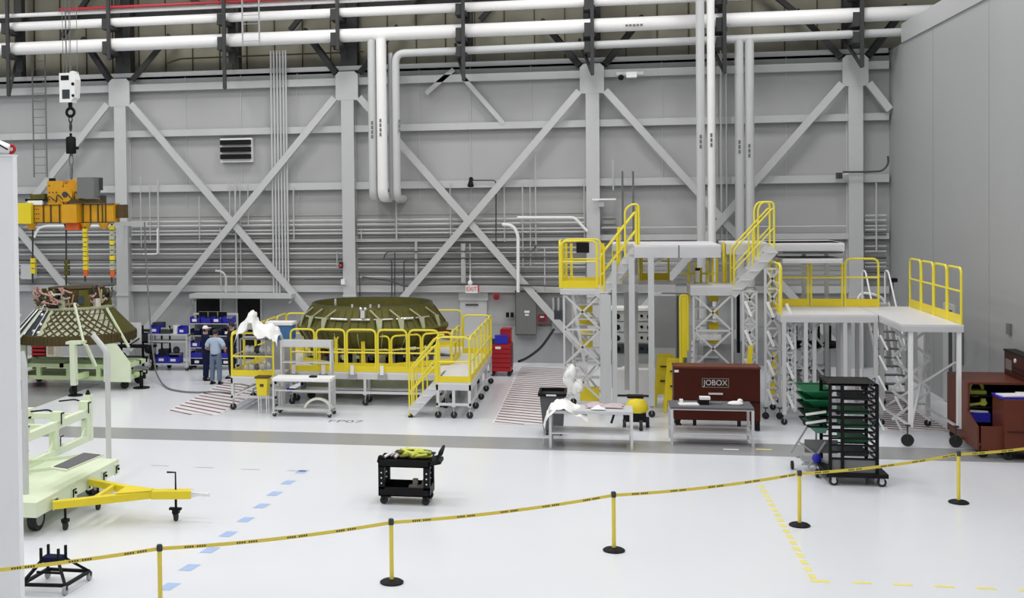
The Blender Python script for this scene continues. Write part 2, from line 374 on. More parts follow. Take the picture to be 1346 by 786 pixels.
# ------------------------------------------------------------------ steel columns and bracing on the back wall
CXS = [-17.6, -8.93, -0.27, 8.34]
colnames = ['behind the yellow hoist beam', 'behind the olive ring', 'behind the yellow cage landing', 'beside the right wall']
for x, d in zip(CXS, colnames):
    t = thing('steel_column', 'light grey steel wall column '+d, 'column', (x, 41.6, 0))
    m = MB(); m.box(x-0.23, x+0.23, 41.48, 41.5, 0, 10.2); m.box(x-0.23, x+0.23, 41.9, 41.995, 0, 10.2); m.box(x-0.2, x+0.2, 41.5, 41.9, 0, 10.2)
    m.build('shaft', 'steel_paint', t)
    a, b, z0, z1 = x-0.42, x+0.4, 9.42, 10.45
    MB().slab([(a,41.47,z0),(b,41.47,z0),(b,41.47,z1-0.13),(b-0.13,41.47,z1),(a+0.13,41.47,z1),(a,41.47,z1-0.13)], -0.03).build('gusset_plate', 'steel_paint', t)
    MB().box(x-0.25, x+0.25, 41.44, 41.5, 2.35, 2.42).build('collar', 'pipe_grey', t)
    # dark column going on above
    t2 = thing('upper_column', 'dark steel column stub and struts above the wall column '+d, 'column', (x, 41.9, 10.46))
    MB().box(x-0.3, x+0.3, 41.85, 42.3, 10.46, 16).build('shaft', 'dark_steel', t2)
    for sgn in (-1, 1):
        MB().bar((x+sgn*0.42, 41.7, 10.4), (x+sgn*1.75, 42.2, 12.1), 0.2, 0.2).build('strut', 'dark_steel', t2)
def brace(x0, z0, x1, z1, lab, y=41.5, w=0.24):
    o = MB().bar((x0, y, z0), (x1, y, z1), 0.14, w).build('cross_brace', 'steel_paint')
    tag(o, lab, 'brace')
bays = ['first bay from the left', 'second bay', 'third bay', 'bay beside the right wall']
XX = [-26.3]+CXS
for i in range(4):
    a, b = XX[i], XX[i+1]; mid = (a+b)/2
    n = ['left edge bay', 'bay with the black louvre', 'bay behind the olive ring platform', 'bay behind the tall stair platforms'][i]
    brace(a+0.45, 9.5, b-0.25, 0.35, 'grey diagonal wall brace falling to the right in the '+n)
    brace(a+0.25, 0.35, b-0.45, 9.5, 'grey diagonal wall brace rising to the right in the '+n, 41.42)
brace(8.75, 9.5, 9.4, 8.6, 'short grey brace between the last column and the right wall')
brace(-6.1, 9.6, -5.1, 10.42, 'short grey kicker brace left of the downpipes hangers', 41.75, 0.16)
brace(-4.75, 10.1, -3.35, 8.45, 'short grey brace falling from the dark hanger at mid wall', 41.75, 0.16)
for i in range(4):
    x = (XX[i]+XX[i+1])/2
    o = MB().box(x-0.13, x+0.13, 42.05, 42.45, 10.62, 16).build('wall_stud', 'dark_steel')
    tag(o, 'dark steel stud high on the wall above the '+['left edge bay', 'bay with the black louvre', 'bay behind the olive ring', 'bay behind the stair platforms'][i], 'column')
for i, (x0, z0, x1, z1) in enumerate(((-15.6,13.9,-13.0,12.0),(-20.2,12.2,-18.9,13.9),(-4.2,12.2,-2.6,13.9),(-11.2,12.1,-9.9,13.6),(4.9,13.5,6.6,12.0),(-6.9,12.6,-5.6,14.2))):
    o = MB().bar((x0, 42.2, z0), (x1, 42.2, z1), 0.16, 0.18).build('roof_brace', 'dark_steel')
    tag(o, 'dark diagonal roof brace behind the pipes '+['near the red pipe', 'above the hoist block', 'left of the third column', 'above the second column', 'above the right bay', 'above the downpipes'][i], 'brace')

# ------------------------------------------------------------------ overhead pipes and their hangers
def pipe(pts, r, m, label, name='pipe', n=16, rad=0.3, cat='pipe', y=None):
    o = MB().path(fillet(pts, rad, 5) if len(pts) > 2 else pts, r, n).build(name, m, smooth=True)
    return tag(o, label, cat)
P1 = pipe([(-30, 40.5, 11.55), (10.6, 40.5, 11.62)], 0.235, 'pipe_white', 'thickest white overhead pipe, lower of the long pair')
pipe([(-30, 40.5, 12.36), (10.6, 40.5, 12.42)], 0.165, 'pipe_white', 'medium white overhead pipe running above the thickest one')
pipe([(-30, 40.4, 12.76), (10.6, 40.4, 12.8)], 0.075, 'pipe_white', 'thin white overhead pipe just under the red pipe')
pipe([(-19.3, 40.2, 12.88), (10.6, 40.2, 12.93)], 0.055, 'red_pipe', 'red overhead sprinkler pipe at the top left')
pipe([(-6.98, 41.9, 5.85), (-6.98, 40.5, 5.85), (-6.98, 40.5, 10.9), (10.6, 40.5, 11.02)], 0.135, 'pipe_grey', 'white overhead pipe turning down beside the tall downpipes', rad=0.32)
pipe([(-7.82, 40.5, 11.4), (-7.82, 40.5, 5.9), (-7.82, 41.9, 5.9)], 0.15, 'pipe_grey', 'leftmost white downpipe dropping from the thick overhead pipe')
pipe([(-7.46, 40.35, 11.4), (-7.46, 40.35, 5.92), (-7.46, 41.9, 5.92)], 0.18, 'pipe_white', 'thick white downpipe, second from the left')
pipe([(-7.21, 40.75, 10.95), (-7.21, 40.75, 5.9), (-7.21, 41.9, 5.9)], 0.09, 'pipe_grey', 'slim grey downpipe squeezed between two thicker white ones')
for k, (px, yb, top, rr, m) in enumerate(((921, 39.7, 15.8, 0.135, 'pipe_grey'), (935, 39.7, 15.8, 0.125, 'pipe_white'), (972, 40.5, 10.95, 0.145, 'pipe_grey'), (985.5, 40.5, 10.95, 0.15, 'pipe_grey'))):
    x = WY(px, 200, yb).x
    pipe([(x, yb, top), (x, yb, 1.1), (x, 41.9, 1.1)], rr, m, ['tall white riser passing in front of the overhead pipes, left of two', 'tall white riser passing in front of the overhead pipes, right of two',
         'white riser hanging from the lower overhead pipe, left of two', 'white riser hanging from the lower overhead pipe, right of two'][k])
# dark print on the pipes
def print_marks(p, dz=True, n=4, y=0.0, name='print', label='dark lettering too small to read'):
    m = MB(); 
    for i in range(n):
        if dz: m.box(p.x-0.035, p.x+0.035, y-0.006, y, p.z-i*0.16-0.1, p.z-i*0.16+0.02)
        else: m.box(p.x+i*0.12, p.x+i*0.12+0.085, y-0.006, y, p.z-0.035, p.z+0.035)
    return m
o = print_marks(WY(489, 160, 40.35), True, 4, 40.345).build('pipe_print', 'grey_panel'); tag(o, 'small dark print on the leftmost white downpipe', 'lettering')
o = print_marks(WY(500, 157, 40.17), True, 4, 40.165).build('pipe_print', 'grey_panel'); tag(o, 'small dark print on the thick white downpipe', 'lettering')
o = print_marks(WY(525, 158, 40.36), True, 3, 40.36).build('pipe_print', 'grey_panel'); tag(o, 'small dark print on the slimmer right downpipe', 'lettering')
o = print_marks(WY(921, 178, 39.56), True, 3, 39.56).build('pipe_print', 'grey_panel'); tag(o, 'small dark print on the left tall riser', 'lettering')
o = print_marks(WY(935, 176, 39.57), True, 3, 39.57).build('pipe_print', 'grey_panel'); tag(o, 'small dark print on the right tall riser', 'lettering')
o = print_marks(WY(972, 185, 40.35), True, 3, 40.35).build('pipe_print', 'grey_panel'); tag(o, 'small dark print on the left hanging riser', 'lettering')
o = print_marks(WY(985, 190, 40.34), True, 3, 40.345).build('pipe_print', 'grey_panel'); tag(o, 'small dark print on the right hanging riser', 'lettering')
o = print_marks(WY(822, 33.5, 40.26), False, 5, 40.262).build('pipe_print', 'grey_panel'); tag(o, 'small dark print on the thickest overhead pipe', 'lettering')
hang = [(-21.33, 9.8, 'at the far left edge'), (-17.4, 11.0, 'before the first wall column'), (-13.06, 9.82, 'above the black louvre'), (-8.95, 11.05, 'before the second wall column'),
        (-4.57, 9.86, 'right of the downpipes'), (-0.25, 9.91, 'before the third wall column'), (4.01, 9.83, 'between the two pairs of risers'), (8.26, 9.89, 'beside the right wall')]
for x, zb, d in hang:
    t = thing('pipe_hanger', 'dark steel pipe hanger '+d, 'hanger', (x, 40.3, zb))
    MB().bar((x, 40.12, zb), (x, 40.12, 15.9), 0.1, 0.12).build('post', 'dark_steel', t)
    MB().bar((x, 40.15, zb+0.02), (x-0.45, 41.6, 11.3), 0.08, 0.1).build('knee_brace', 'dark_steel', t)
    for z, r in ((11.58, 0.235), (12.4, 0.165), (10.95, 0.13)):
        if z == 10.95 and x < -7: continue
        MB().box(x-0.28, x+0.1, 40.16, 40.95, z-r-0.14, z-r-0.005).build('shelf_arm', 'dark_steel', t)
        MB().box(x-0.26, x-0.02, 40.13, 40.2, z-r-0.14, z+0.08).build('pipe_clamp', 'dark_steel', t)
    MB().box(x-0.12, x+0.12, 40.95, 41.1, min(zb+1.0, 11.0), 15.9).build('rear_post', 'dark_steel', t)
# thin brown line high on the wall, ladders
pipe([(-15.9, 42.0, 11.02), (-15.4, 42.0, 11.18), (-8.4, 42.0, 11.2)], 0.03, 'olive_brown', 'thin brown line high on the wall behind the thick pipes', n=6, rad=0.2)
def ladder(x0, x1, z0, z1, y, m, label, step=0.3):
    t = thing('ladder', label, 'ladder', ((x0+x1)/2, y, z0))
    for x in (x0, x1): MB().bar((x, y, z0), (x, y, z1), 0.03, 0.05).build('side_rail', m, t)
    z = z0+0.15
    while z < z1: MB().tube((x0, y, z), (x1, y, z), 0.012, 5).build('rung', m, t); z += step
a = WY(45, 240, 41.3); b = WY(62, 240, 41.3)
ladder(a.x, b.x, a.z+0.2, 11.5, 41.3, 'grey_panel', 'thin dark wall ladder left of the hoist block')
a = WY(319, 60, 39.8); b = WY(341, 60, 39.8)
ladder(a.x, b.x, a.z+0.0, 13.6, 39.8, 'mid_grey', 'pale grey ladder hanging over the thick pipes')

# ------------------------------------------------------------------ things fixed to the back wall
wc = [0]
def conduit(pts, r, m, label, rad=0.12, n=6):
    o = MB().path(fillet(pts, rad, 4) if len(pts) > 2 else pts, r, n).build('conduit', m, smooth=True); return tag(o, label, 'pipe')
def hline(px, py, x0, x1, r, m, label, y=41.6, grp=None):
    p = WY(px, py, y); a = WY(x0, py, y).x; b = min(WY(x1, py, y).x, XR-0.12)
    o = conduit([(a, y, p.z), (b, y, p.z)], r, m, label)
    if grp: o['group'] = grp
def vline(px, y0, y1, r, m, label, y=41.62, grp=None):
    a = WY(px, y0, y); b = WY(px, y1, y); x = (a.x+b.x)/2
    o = conduit([(x, y, a.z), (x, y, b.z)], r, m, label)
    if grp: o['group'] = grp
H = [(200, 292, 0.05,'conduit'), (200, 297.5, 0.05, 'conduit'), (200, 304, 0.03, 'pipe_grey'), (200, 308.5, 0.035, 'pipe_grey'), (200, 313.5, 0.04, 'grey_panel'), (200, 324.5, 0.025, 'grey_panel'),
     (200, 328, 0.03, 'conduit'), (200, 334, 0.035, 'conduit'), (200, 341.8, 0.032, 'conduit_dark'), (200, 347.5, 0.03, 'conduit'), (200, 352, 0.03, 'conduit'), (200, 358.8, 0.03, 'conduit_dark'), (200, 364, 0.035, 'conduit')]
ORD = ['first', 'second', 'third', 'fourth', 'fifth', 'sixth', 'seventh', 'eighth', 'ninth', 'tenth', 'eleventh', 'twelfth', 'thirteenth']
hw = ['slightly below the wall girt', 'at mid height', 'in the lower bank']
for i, (px, py, r, m) in enumerate(H):
    zt = WY(px, py, 41.6).z
    for k, (xa, xb) in enumerate(((-29, -17.9), (-17.3, -9.2), (-8.65, -0.55), (0.0, 8.05), (8.65, 9.33))):
        if k == 3 and i not in (2, 5, 9): continue
        o = conduit([(xa, 41.7, zt), (xb, 41.7, zt)], r, m, 'x')
        o['label'] = '%s horizontal conduit, %s from the top of the bank, %s' % ({'conduit': 'grey', 'pipe_grey': 'pale', 'grey_panel': 'dark grey', 'conduit_dark': 'black'}[m],
              ORD[i], ['left edge bay', 'black louvre bay', 'olive ring bay', 'stair platform bay', 'beside right wall'][k])
VL = [(185, 232, 325, .02), (197, 240, 318, .02), (208, 236, 334, .03), (262, 258, 320, .02), (290, 300, 385, .025), (302, 240, 300, .02), (310, 240, 385, .035), (316, 240, 368, .02), (326, 240, 296, .02),
      (386, 246, 316, .025), (443, 330, 350, .02), (475, 300, 318, .02), (521, 262, 316, .035), (547, 316, 366, .05), (592, 240, 316, .02), (609, 320, 372, .09), (618, 320, 372, .025), (663, 240, 318, .025),
      (687, 240, 350, .025), (697, 236, 350, .02), (704, 200, 330, .025), (716, 326, 382, .025), (768, 240, 330, .02), (806, 210, 250, .03), (940, 60, 330, .03), (948, 60, 330, .03), (955, 60, 330, .025), (1016, 270, 318, .02), (1152, 240, 330, .03)]
vcount = {}
for i, (px, y0, y1, r) in enumerate(sorted(VL)):
    nm = 'left of the black louvre' if px < 290 else 'below the black louvre' if px < 350 else 'left of the second column' if px < 455 else 'right of the second column' if px < 560 else 'above the exit sign' if px < 630 else 'above the grey electrical panel' if px < 720 else 'left of the third column' if px < 780 else 'right of the third column' if px < 900 else 'between the pairs of tall risers' if px < 960 else 'right of the tall risers' if px < 1100 else 'beside the right wall'
    cnt = vcount.get(nm, 0); vcount[nm] = cnt+1
    vline(px, y0, y1, r, 'conduit', 'pale vertical conduit %s, %s from the left there' % (nm, ORD[cnt]), y=41.58)
for i, px in enumerate((357.5, 361.5, 365.5, 369.5, 373.5, 377)):
    p = WY(px, 200, 41.6); o = conduit([(p.x, 41.6, 11.3), (p.x, 41.6, WY(px, 378 if i > 2 else 388, 41.6).z)], 0.035, 'pipe_grey',
        ['leftmost', 'second', 'third', 'fourth', 'fifth', 'rightmost'][i]+' of six tall parallel conduits left of the second column')
    o['group'] = 'six tall parallel conduits'
for px in (818, 832):
    p = WY(px, 225, 41.4); o = conduit([(p.x, 41.4, p.z), (p.x, 41.4, 3.4)], 0.04, 'grey_panel', 'dark vertical pipe behind the first stair handrail, '+('left of two' if px == 818 else 'right of two'))
# black drops and hoses
def wp(pts, y=41.5): return [WY(a, b, y) for a, b in pts]
conduit(wp([(619,237),(652,237),(652,330),(701,330),(705,322)]), 0.025, 'conduit_dark', 'black conduit from the wall lamp running down and right')
t = thing('wall_lamp', 'small black wall lamp on the high girt right of the downpipes', 'lamp', WY(619, 243, 41.4))
p = WY(619, 240, 41.4); MB().cone((p.x, 41.4, p.z+0.1), (p.x, 41.3, p.z-0.12), 0.06, 0.12).build('lamp_shade', 'black', t); MB().ball((p.x, 41.45, p.z+0.12), 0.08).build('junction', 'black', t)
conduit(wp([(504,341),(508,331),(640,330),(652,330)]), 0.025, 'conduit_dark', 'black conduit looping right above the olive ring')
conduit(wp([(480,341),(515,341),(515,392)]), 0.025, 'conduit_dark', 'black conduit dropping behind the ring, left')
conduit(wp([(519,332),(519,392)]), 0.022, 'conduit_dark', 'black conduit dropping behind the ring, middle')
conduit(wp([(531,392),(531,342),(560,340),(690,338),(735,338)]), 0.025, 'conduit_dark', 'black conduit dropping behind the ring, right, then running to the cage')
conduit(wp([(476,364),(497,367),(512,368),(533,377),(550,375),(600,373),(700,375),(735,376)], 41.4), 0.035, 'conduit_dark', 'drooping black cable behind the olive ring', rad=0.4)
conduit(wp([(400,367),(450,366)], 41.4), 0.02, 'conduit_dark', 'short black cable left of the second column')
conduit(wp([(473,392),(473,372),(472,360)]), 0.02, 'conduit_dark', 'thin black drop at the foot of the second column')
conduit(wp([(660,295),(674,296),(681,308),(681,384)], 41.3), 0.06, 'pipe_white', 'white bent pipe entering the grey electrical panel', rad=0.5, n=10)
conduit(wp([(680,286),(755,286),(772,304)], 41.3), 0.05, 'pipe_white', 'bright white pipe bending down beside the third column', rad=0.1, n=8)
conduit(wp([(283,356),(292,357),(297,363),(297,385)], 41.3), 0.04, 'pipe_grey', 'pale pipe bending down to the door canopy', rad=0.3, n=8)
conduit(wp([(45,312),(50,300),(60,297),(150,297)], 41.4), 0.05, 'pipe_white', 'pale pipe bending down behind the hoist chains', rad=0.3, n=8)
conduit(wp([(188,334),(207,334),(207,300)], 41.4), 0.03, 'pipe_white', 'pale elbow conduit right of the first column', rad=0.1)
conduit(wp([(84,390),(92,377),(150,375)], 41.3), 0.03, 'conduit_dark', 'black pipe elbow behind the capsule')
conduit(wp([(1108,226),(1135,226),(1160,225),(1168,215),(1167,205)], 41.3), 0.035, 'conduit_dark', 'black cable curling up beside the right wall', rad=0.3)
t = thing('wall_camera', 'small dark camera on the girt left of the last column', 'camera', WY(1103, 231, 41.4))
p = WY(1103, 231, 41.4); MB().cbox(p, (0.16, 0.3, 0.2)).build('body', 'dark_panel', t); MB().tube(p, (p.x+0.3, 41.6, p.z+0.05), 0.03).build('arm', 'pipe_white', t)
t = thing('security_camera', 'white camera assembly on the wall right of the third column top', 'camera', WY(828, 97, 41.3))
p = WY(828, 96, 41.3); MB().box(p.x-0.45, p.x+0.45, 41.35, 41.45, p.z-0.05, p.z+0.05).build('bracket', 'pipe_white', t)
MB().cbox((p.x+0.05, 41.2, p.z-0.08), (0.35, 0.3, 0.18)).build('housing', 'pipe_white', t); MB().ball((p.x-0.3, 41.2, p.z-0.15), 0.1).build('lens_dome', 'black', t)
# louvre
a = WY(290, 184, 41.7); b = WY(330, 211, 41.7)
t = thing('wall_louvre', 'black three-slot louvre in a white frame high on the back wall', 'louvre', (a.x, 41.7, b.z))
MB().box(a.x-0.03, b.x+0.03, 41.75, 41.95, b.z-0.05, a.z+0.06).build('frame', 'pipe_white', t)
for i in range(3):
    z = a.z-0.01-i*0.262; MB().cbox(((a.x+b.x)/2, 41.68, z-0.09), (b.x-a.x, 0.14, 0.175)).build('slat', 'black', t)
# boxes on column 2, fire gear
def wbox(name, x0, y0, x1, y1, y, d, m, label, cat, parts=None):
    a = WY(x0, y0, y); b = WY(x1, y1, y)
    t = thing(name, label, cat, (a.x, y, b.z)); MB().box(a.x, b.x, y, y+d, b.z, a.z).build('body', m, t); return t, a, b
t, a, b = wbox('fire_alarm_box', 445.5, 345, 450, 352.5, 41.35, 0.2, 'black', 'tiny black alarm box on the second column', 'alarm'); MB().box(a.x+0.02, b.x-0.02, 41.33, 41.35, b.z+0.05, a.z-0.05).build('window', 'sign_red', t)
wbox('junction_box', 448, 367, 453, 374, 41.3, 0.2, 'pipe_white', 'small white junction box on the second column', 'box')
t, a, b = wbox('electrical_panel', 677, 382, 705, 441, 41.5, 0.36, 'grey_panel', 'tall grey electrical panel behind the red cabinet', 'electrical panel')
MB().box(a.x+0.32, a.x+0.5, 41.485, 41.5, a.z-0.78, a.z-0.7).box(a.x+0.34, a.x+0.47, 41.485, 41.5, a.z-0.88, a.z-0.82).build('sticker', 'sign_white', t)
MB().box(a.x+0.02, b.x-0.02, 41.488, 41.5, b.z+0.02, b.z+0.04).box(a.x-0.01, b.x+0.01, 41.49, 41.5, a.z-0.04, a.z).box(a.x, a.x+0.015, 41.488, 41.5, b.z, a.z).build('door_edge', 'dark_panel', t)
wbox('thermostat', 665, 411, 669, 417, 41.7, 0.15, 'black', 'small black wall box left of the grey panel, left of two', 'box')
wbox('thermostat', 671, 411, 675, 417, 41.7, 0.15, 'black', 'small black wall box left of the grey panel, right of two', 'box')
t, a, b = wbox('extinguisher_cabinet', 707, 414, 718, 424, 41.6, 0.2, 'red', 'small red wall box with a pale handle right of the grey panel', 'alarm')
MB().box(a.x+0.08, b.x-0.08, 41.58, 41.6, a.z-0.09, a.z-0.04).build('handle', 'sign_white', t); MB().box(a.x+0.05, b.x-0.05, 41.585, 41.6, b.z+0.04, a.z-0.13).build('face', 'dark_panel', t)
p = WY(652.5, 390, 41.6); t = thing('alarm_bell', 'round red alarm bell on the wall left of the grey panel', 'bell', p)
MB().wheel(p, 0.12, 0.1, 'y', 20).build('gong', 'red', t); MB().wheel((p.x, 41.53, p.z), 0.05, 0.06, 'y').build('hub', 'dark_panel', t); MB().wheel((p.x, 41.7, p.z), 0.09, 0.15, 'y').build('back_box', 'red', t)
p = WY(620, 380, 41.3); t = thing('exit_sign', 'white sign with red letters hanging under a conduit right of the ring', 'sign', p)
MB().cbox((p.x, 41.3, p.z), (0.42, 0.09, 0.27)).build('sign_box', 'sign_white', t)
text_mesh('lettering', 'EXIT', 0.2, (p.x, 41.25, p.z), ROT_FRONT, 'sign_red', t, 0.004, 0.9)
MB().box(p.x+0.215, p.x+0.26, 41.25, 41.34, p.z-0.09, p.z+0.13).build('side_stripe', 'sign_red', t); MB().ball((p.x-0.05, 41.3, p.z+0.22), 0.09).tube((p.x-0.05,41.3,p.z+0.2),(p.x-0.05,41.3,p.z+0.5),0.03).build('pendant', 'pipe_white', t)
p = WY(643, 405, 41.6)
p = WY(733, 410, 41.5); t = thing('valve_station', 'grey valve and hose station on the wall left of the first tower', 'valve', (p.x, 41.5, p.z))
MB().box(p.x-0.2, p.x+0.25, 41.6, 41.9, p.z-0.75, p.z+0.4).build('back_plate', 'mid_grey', t)
for i in range(5): MB().tube((p.x-0.15+i*0.09, 41.5, p.z-0.3-0.1*(i%2)), (p.x-0.15+i*0.09, 41.5, p.z+0.5), 0.02, 6).build('tube', ['pipe_grey','dark_panel'][i%2], t)
MB().box(p.x-0.12, p.x+0.15, 41.42, 41.6, p.z-0.25, p.z+0.05).build('valve_body', 'dark_panel', t)
q = [WY(728,433,41.2), WY(722,442,40.6), WY(712,456,40.0), WY(700,466,39.6), WY(690,472,39.2), WY(682,475,38.9)]
tag(MB().path(fillet(q, 0.4, 3), 0.045, 8).build('black_hose', 'hose', smooth=True), 'thick black hose drooping from the valve station to the red cabinet', 'hose')
p = WY(790, 262, 41.2); t = thing('wall_light', 'thin white strip light on the third column', 'lamp', p)
MB().cbox((p.x+0.1, 41.3, p.z), (0.8, 0.1, 0.06)).build('housing', 'pipe_white', t); MB().box(p.x-0.1, p.x+0.1, 41.35, 41.5, p.z-0.25, p.z-0.03).build('bracket', 'steel_paint', t)
for i, (x0,y0,x1,y1) in enumerate(((792,285,808,303),)):
    t, a, b = wbox('wall_box', x0, y0, x1, y1, 41.75, 0.05, 'wall_low', 'grey wall box with dark bars right of the third column', 'box')
    for z in (0.02, 0.2, 0.4): MB().box(a.x, b.x+0.05, 41.7, 41.75, b.z+z, b.z+z+0.03).build('bar', 'grey_panel', t)
t, a, b = wbox('wall_speaker', 1171, 366, 1180, 371, 39.0, 0.3, 'black', 'small black box at the corner by the right wall', 'box'); MB().tube((b.x-0.1, 39.15, b.z), (b.x-0.1, 39.15, b.z-0.3), 0.02).build('stem', 'grey_panel', t)
t, a, b = wbox('wall_cabinet', 27, 348, 41, 367, 41.2, 0.5, 'pipe_grey', 'pale box on the wall behind the left chains', 'cabinet')
# left edge red-tipped nozzle
zt = WY(22, 205, 15.3).z+0.02; q0 = WY(-12, 199, 15.36); q1 = WY(14, 200, 15.36)
t = thing('red_tipped_nozzle', 'white tapered fitting with a red round tip on top of the near left wall', 'fitting', (q1.x, 15.36, zt))
MB().cone((q0.x, 15.36, zt+0.13), (q1.x, 15.36, zt+0.08), 0.13, 0.06, 12).build('body', 'pipe_white', t, smooth=True)
MB().torus((q1.x+0.01, 15.36, zt+0.08), 0.05, 0.024).build('tip', 'red', t, smooth=True)
MB().path([(q0.x, 15.26, zt+0.24), (q0.x+0.14, 15.24, zt+0.17), (q1.x, 15.28, zt+0.07)], 0.011, 6).build('cord', 'black', t)
# ------------------------------------------------------------------ shared builders
def casters(t, pts, r=0.09, zt=0.3, m='pipe_grey'):
    for x, y in pts:
        c = MB().box(x-0.05, x+0.05, y-0.06, y+0.06, zt-0.03, zt).bar((x, y-0.012, zt-0.03), (x, y-0.008, r), 0.04, 0.01).bar((x, y+0.07, zt-0.03), (x, y+0.068, r), 0.04, 0.01).build('caster', m, t)
        MB().wheel((x, y+0.03, r), r, 0.055, 'y').build('wheel', 'rubber', c, smooth=True)
def guard(t, p, q, z, h=1.1, r=0.029, toe=0.16, mid=0.55, m='yellow', gap=0.03, ct=True):
    p = Vector((p[0], p[1], z)); q = Vector((q[0], q[1], z)); d = (q-p).normalized(); p = p+d*gap; q = q-d*gap
    u = Vector((0,0,1)); pts = fillet([p, p+u*h, q+u*h, q], min(0.16, (q-p).length*0.3), 4)
    g = MB().path(pts, r, 8).tube(p+u*mid, q+u*mid, r*0.8, 8).build('guardrail', 'yellow_bright' if m == 'yellow' else m, t, smooth=True)
    if toe: MB().bar(p+u*(toe/2+0.01)-d*gap, q+u*(toe/2+0.01)+d*gap, 0.02, toe).build('toe_board', 'yellow' if m == 'yellow' else m, g)
def guards(t, p, q, z, n, **k):
    p = Vector((p[0], p[1], 0)); q = Vector((q[0], q[1], 0))
    for i in range(n): guard(t, p+(q-p)*(i/n), p+(q-p)*((i+1)/n), z, **k)
def legs(t, pts, z0, z1, w=0.07, m='alu'):
    for x, y in pts: MB().box(x-w/2, x+w/2, y-w/2, y+w/2, z0, z1).build('leg', m, t)
def module(t, x0, x1, y0, y1, z, nx=2, ny=2, cast=True, zb=0.34, m='alu'):
    MB().box(x0, x1, y0, y1, z-0.05, z).build('deck', 'deck_white', t)
    for a in ((x0,x1,y0,y0+0.05),(x0,x1,y1-0.05,y1),(x0,x0+0.05,y0,y1),(x1-0.05,x1,y0,y1)):
        MB().box(*a, z-0.2, z-0.05).build('fascia_beam', m, t)
        MB().box(*a, zb, zb+0.07).build('bottom_rail', m, t)
    ls = []
    for i in range(nx+1):
        for j in range(ny+1):
            if 0 < i < nx and 0 < j < ny: continue
            ls.append((x0+0.04+(x1-x0-0.08)*i/nx, y0+0.04+(y1-y0-0.08)*j/ny))
    legs(t, ls, zb, z-0.2, 0.075, m)
    if cast: casters(t, ls, zt=zb)
def stair(t, p, q, w, n, side, m='alu', rail='yellow', tread='alu_bright', rh=1.0, rails=(0,1)):
    # p bottom centre line, q top; side: unit vector across
    p = Vector(p); q = Vector(q); s = Vector(side)*(w/2)
    for k in (-1, 1):
        MB().bar(p+s*k, q+s*k, 0.04, 0.26).build('stringer', m, t)
        if (k+1)//2 in rails:
            u = Vector((0,0,rh)); d = (q-p)
            g = MB().path(fillet([p+s*k+d*0.06, p+s*k+d*0.06+u, q+s*k+u, q+s*k], 0.12, 4), 0.024, 8)
            g.tube(p+s*k+d*0.06+u*0.5, q+s*k+u*0.5, 0.019, 8); g.tube(p+s*k+d*0.5, p+s*k+d*0.5+u, 0.022, 8)
            g.build('handrail', 'yellow_bright' if rail == 'yellow' else rail, t, smooth=True)
    for i in range(n):
        c = p+(q-p)*((i+0.7)/n); dd = Vector((q.x-p.x, q.y-p.y, 0)).normalized()*0.24
        s2 = s*1.12; MB().slab([c-s2-dd/2, c+s2-dd/2, c+s2+dd/2, c-s2+dd/2], 0.035).build('tread', tread, t)

# ------------------------------------------------------------------ barrier stanchions
STN = [G(211,806), G(515,766), G(807,724), G(1051,691), G(1260,661)]
ext0 = STN[0]+(STN[0]-STN[1]); ext0 = Vector((STN[0].x-3.3, STN[0].y-1.95, 0)); ext1 = STN[4]+(STN[4]-STN[3])*0.85
lab = ['yellow barrier post at the lower left, its base cut off by the frame', 'yellow barrier post left of centre on a black round base', 'yellow barrier post right of centre on a black round base',
       'yellow barrier post beside the dashed yellow tape', 'yellow barrier post below the right brown cabinet']
ptsb = STN+[ext1]
for i, p in enumerate(STN):
    t = thing('barrier_post', lab[i], 'barrier post', p, 'yellow barrier posts with tape')
    MB().lathe([(0.001,0),(0.175,0),(0.18,0.02),(0.15,0.04),(0.05,0.06),(0.001,0.062)], p, 24).build('base', 'black', t, smooth=True)
    MB().cyl(p, 0.033, 0.05, 0.9, 14).build('post', 'stanchion', t, smooth=True)
    MB().lathe([(0.001,0.88),(0.042,0.88),(0.042,0.955),(0.03,0.97),(0.001,0.972)], p, 14).build('belt_head', 'dark_panel', t, smooth=True)
    q = ptsb[i+1]; segs = 14; a = p+Vector((0,0,0.91)); b = q+Vector((0,0,0.91))
    def belt(a, b, nm):
        vs = []; fs = []
        for k in range(segs+1):
            u = k/segs; c = a+(b-a)*u; sag = 0.05*4*u*(1-u); nrm = Vector((-(b-a).y, (b-a).x, 0)).normalized()*0.0015
            for dz in (-0.026, 0.026):
                vs += [c+nrm+Vector((0,0,dz-sag)), c-nrm+Vector((0,0,dz-sag))]
        for k in range(segs):
            o = k*4; fs += [(o+0,o+4,o+6,o+2),(o+1,o+3,o+7,o+5),(o+2,o+6,o+7,o+3),(o+0,o+1,o+5,o+4)]
        bo = MB().add(vs, fs).build('belt', 'belt_yellow', t)
        m = MB(); L = (b-a).length; d = (b-a)/L; nn = Vector((d.y, -d.x, 0))*0.003
        if nn.y > 0: nn = -nn
        s = 0.35
        while s < L-0.3:
            for j in range(9):
                u = (s+j*0.035)/L
                c = a+(b-a)*u-Vector((0,0,0.05*4*u*(1-u))); c2 = c+d*0.024
                if j == 4: continue
                m.add([c+nn+Vector((0,0,-0.014)), c2+nn+Vector((0,0,-0.014)), c2+nn+Vector((0,0,0.014)), c+nn+Vector((0,0,0.014))], [(0,1,2,3)])
            s += 0.75
        m.build('belt_print', 'belt_print', bo, kind='stuff')
    belt(a, b, 0)
    if i == 0: belt(ext0+Vector((0,0,0.91)), a, 1)
p = ext0; t = thing('barrier_post', 'yellow barrier post hidden behind the near left wall', 'barrier post', p, 'yellow barrier posts with tape')
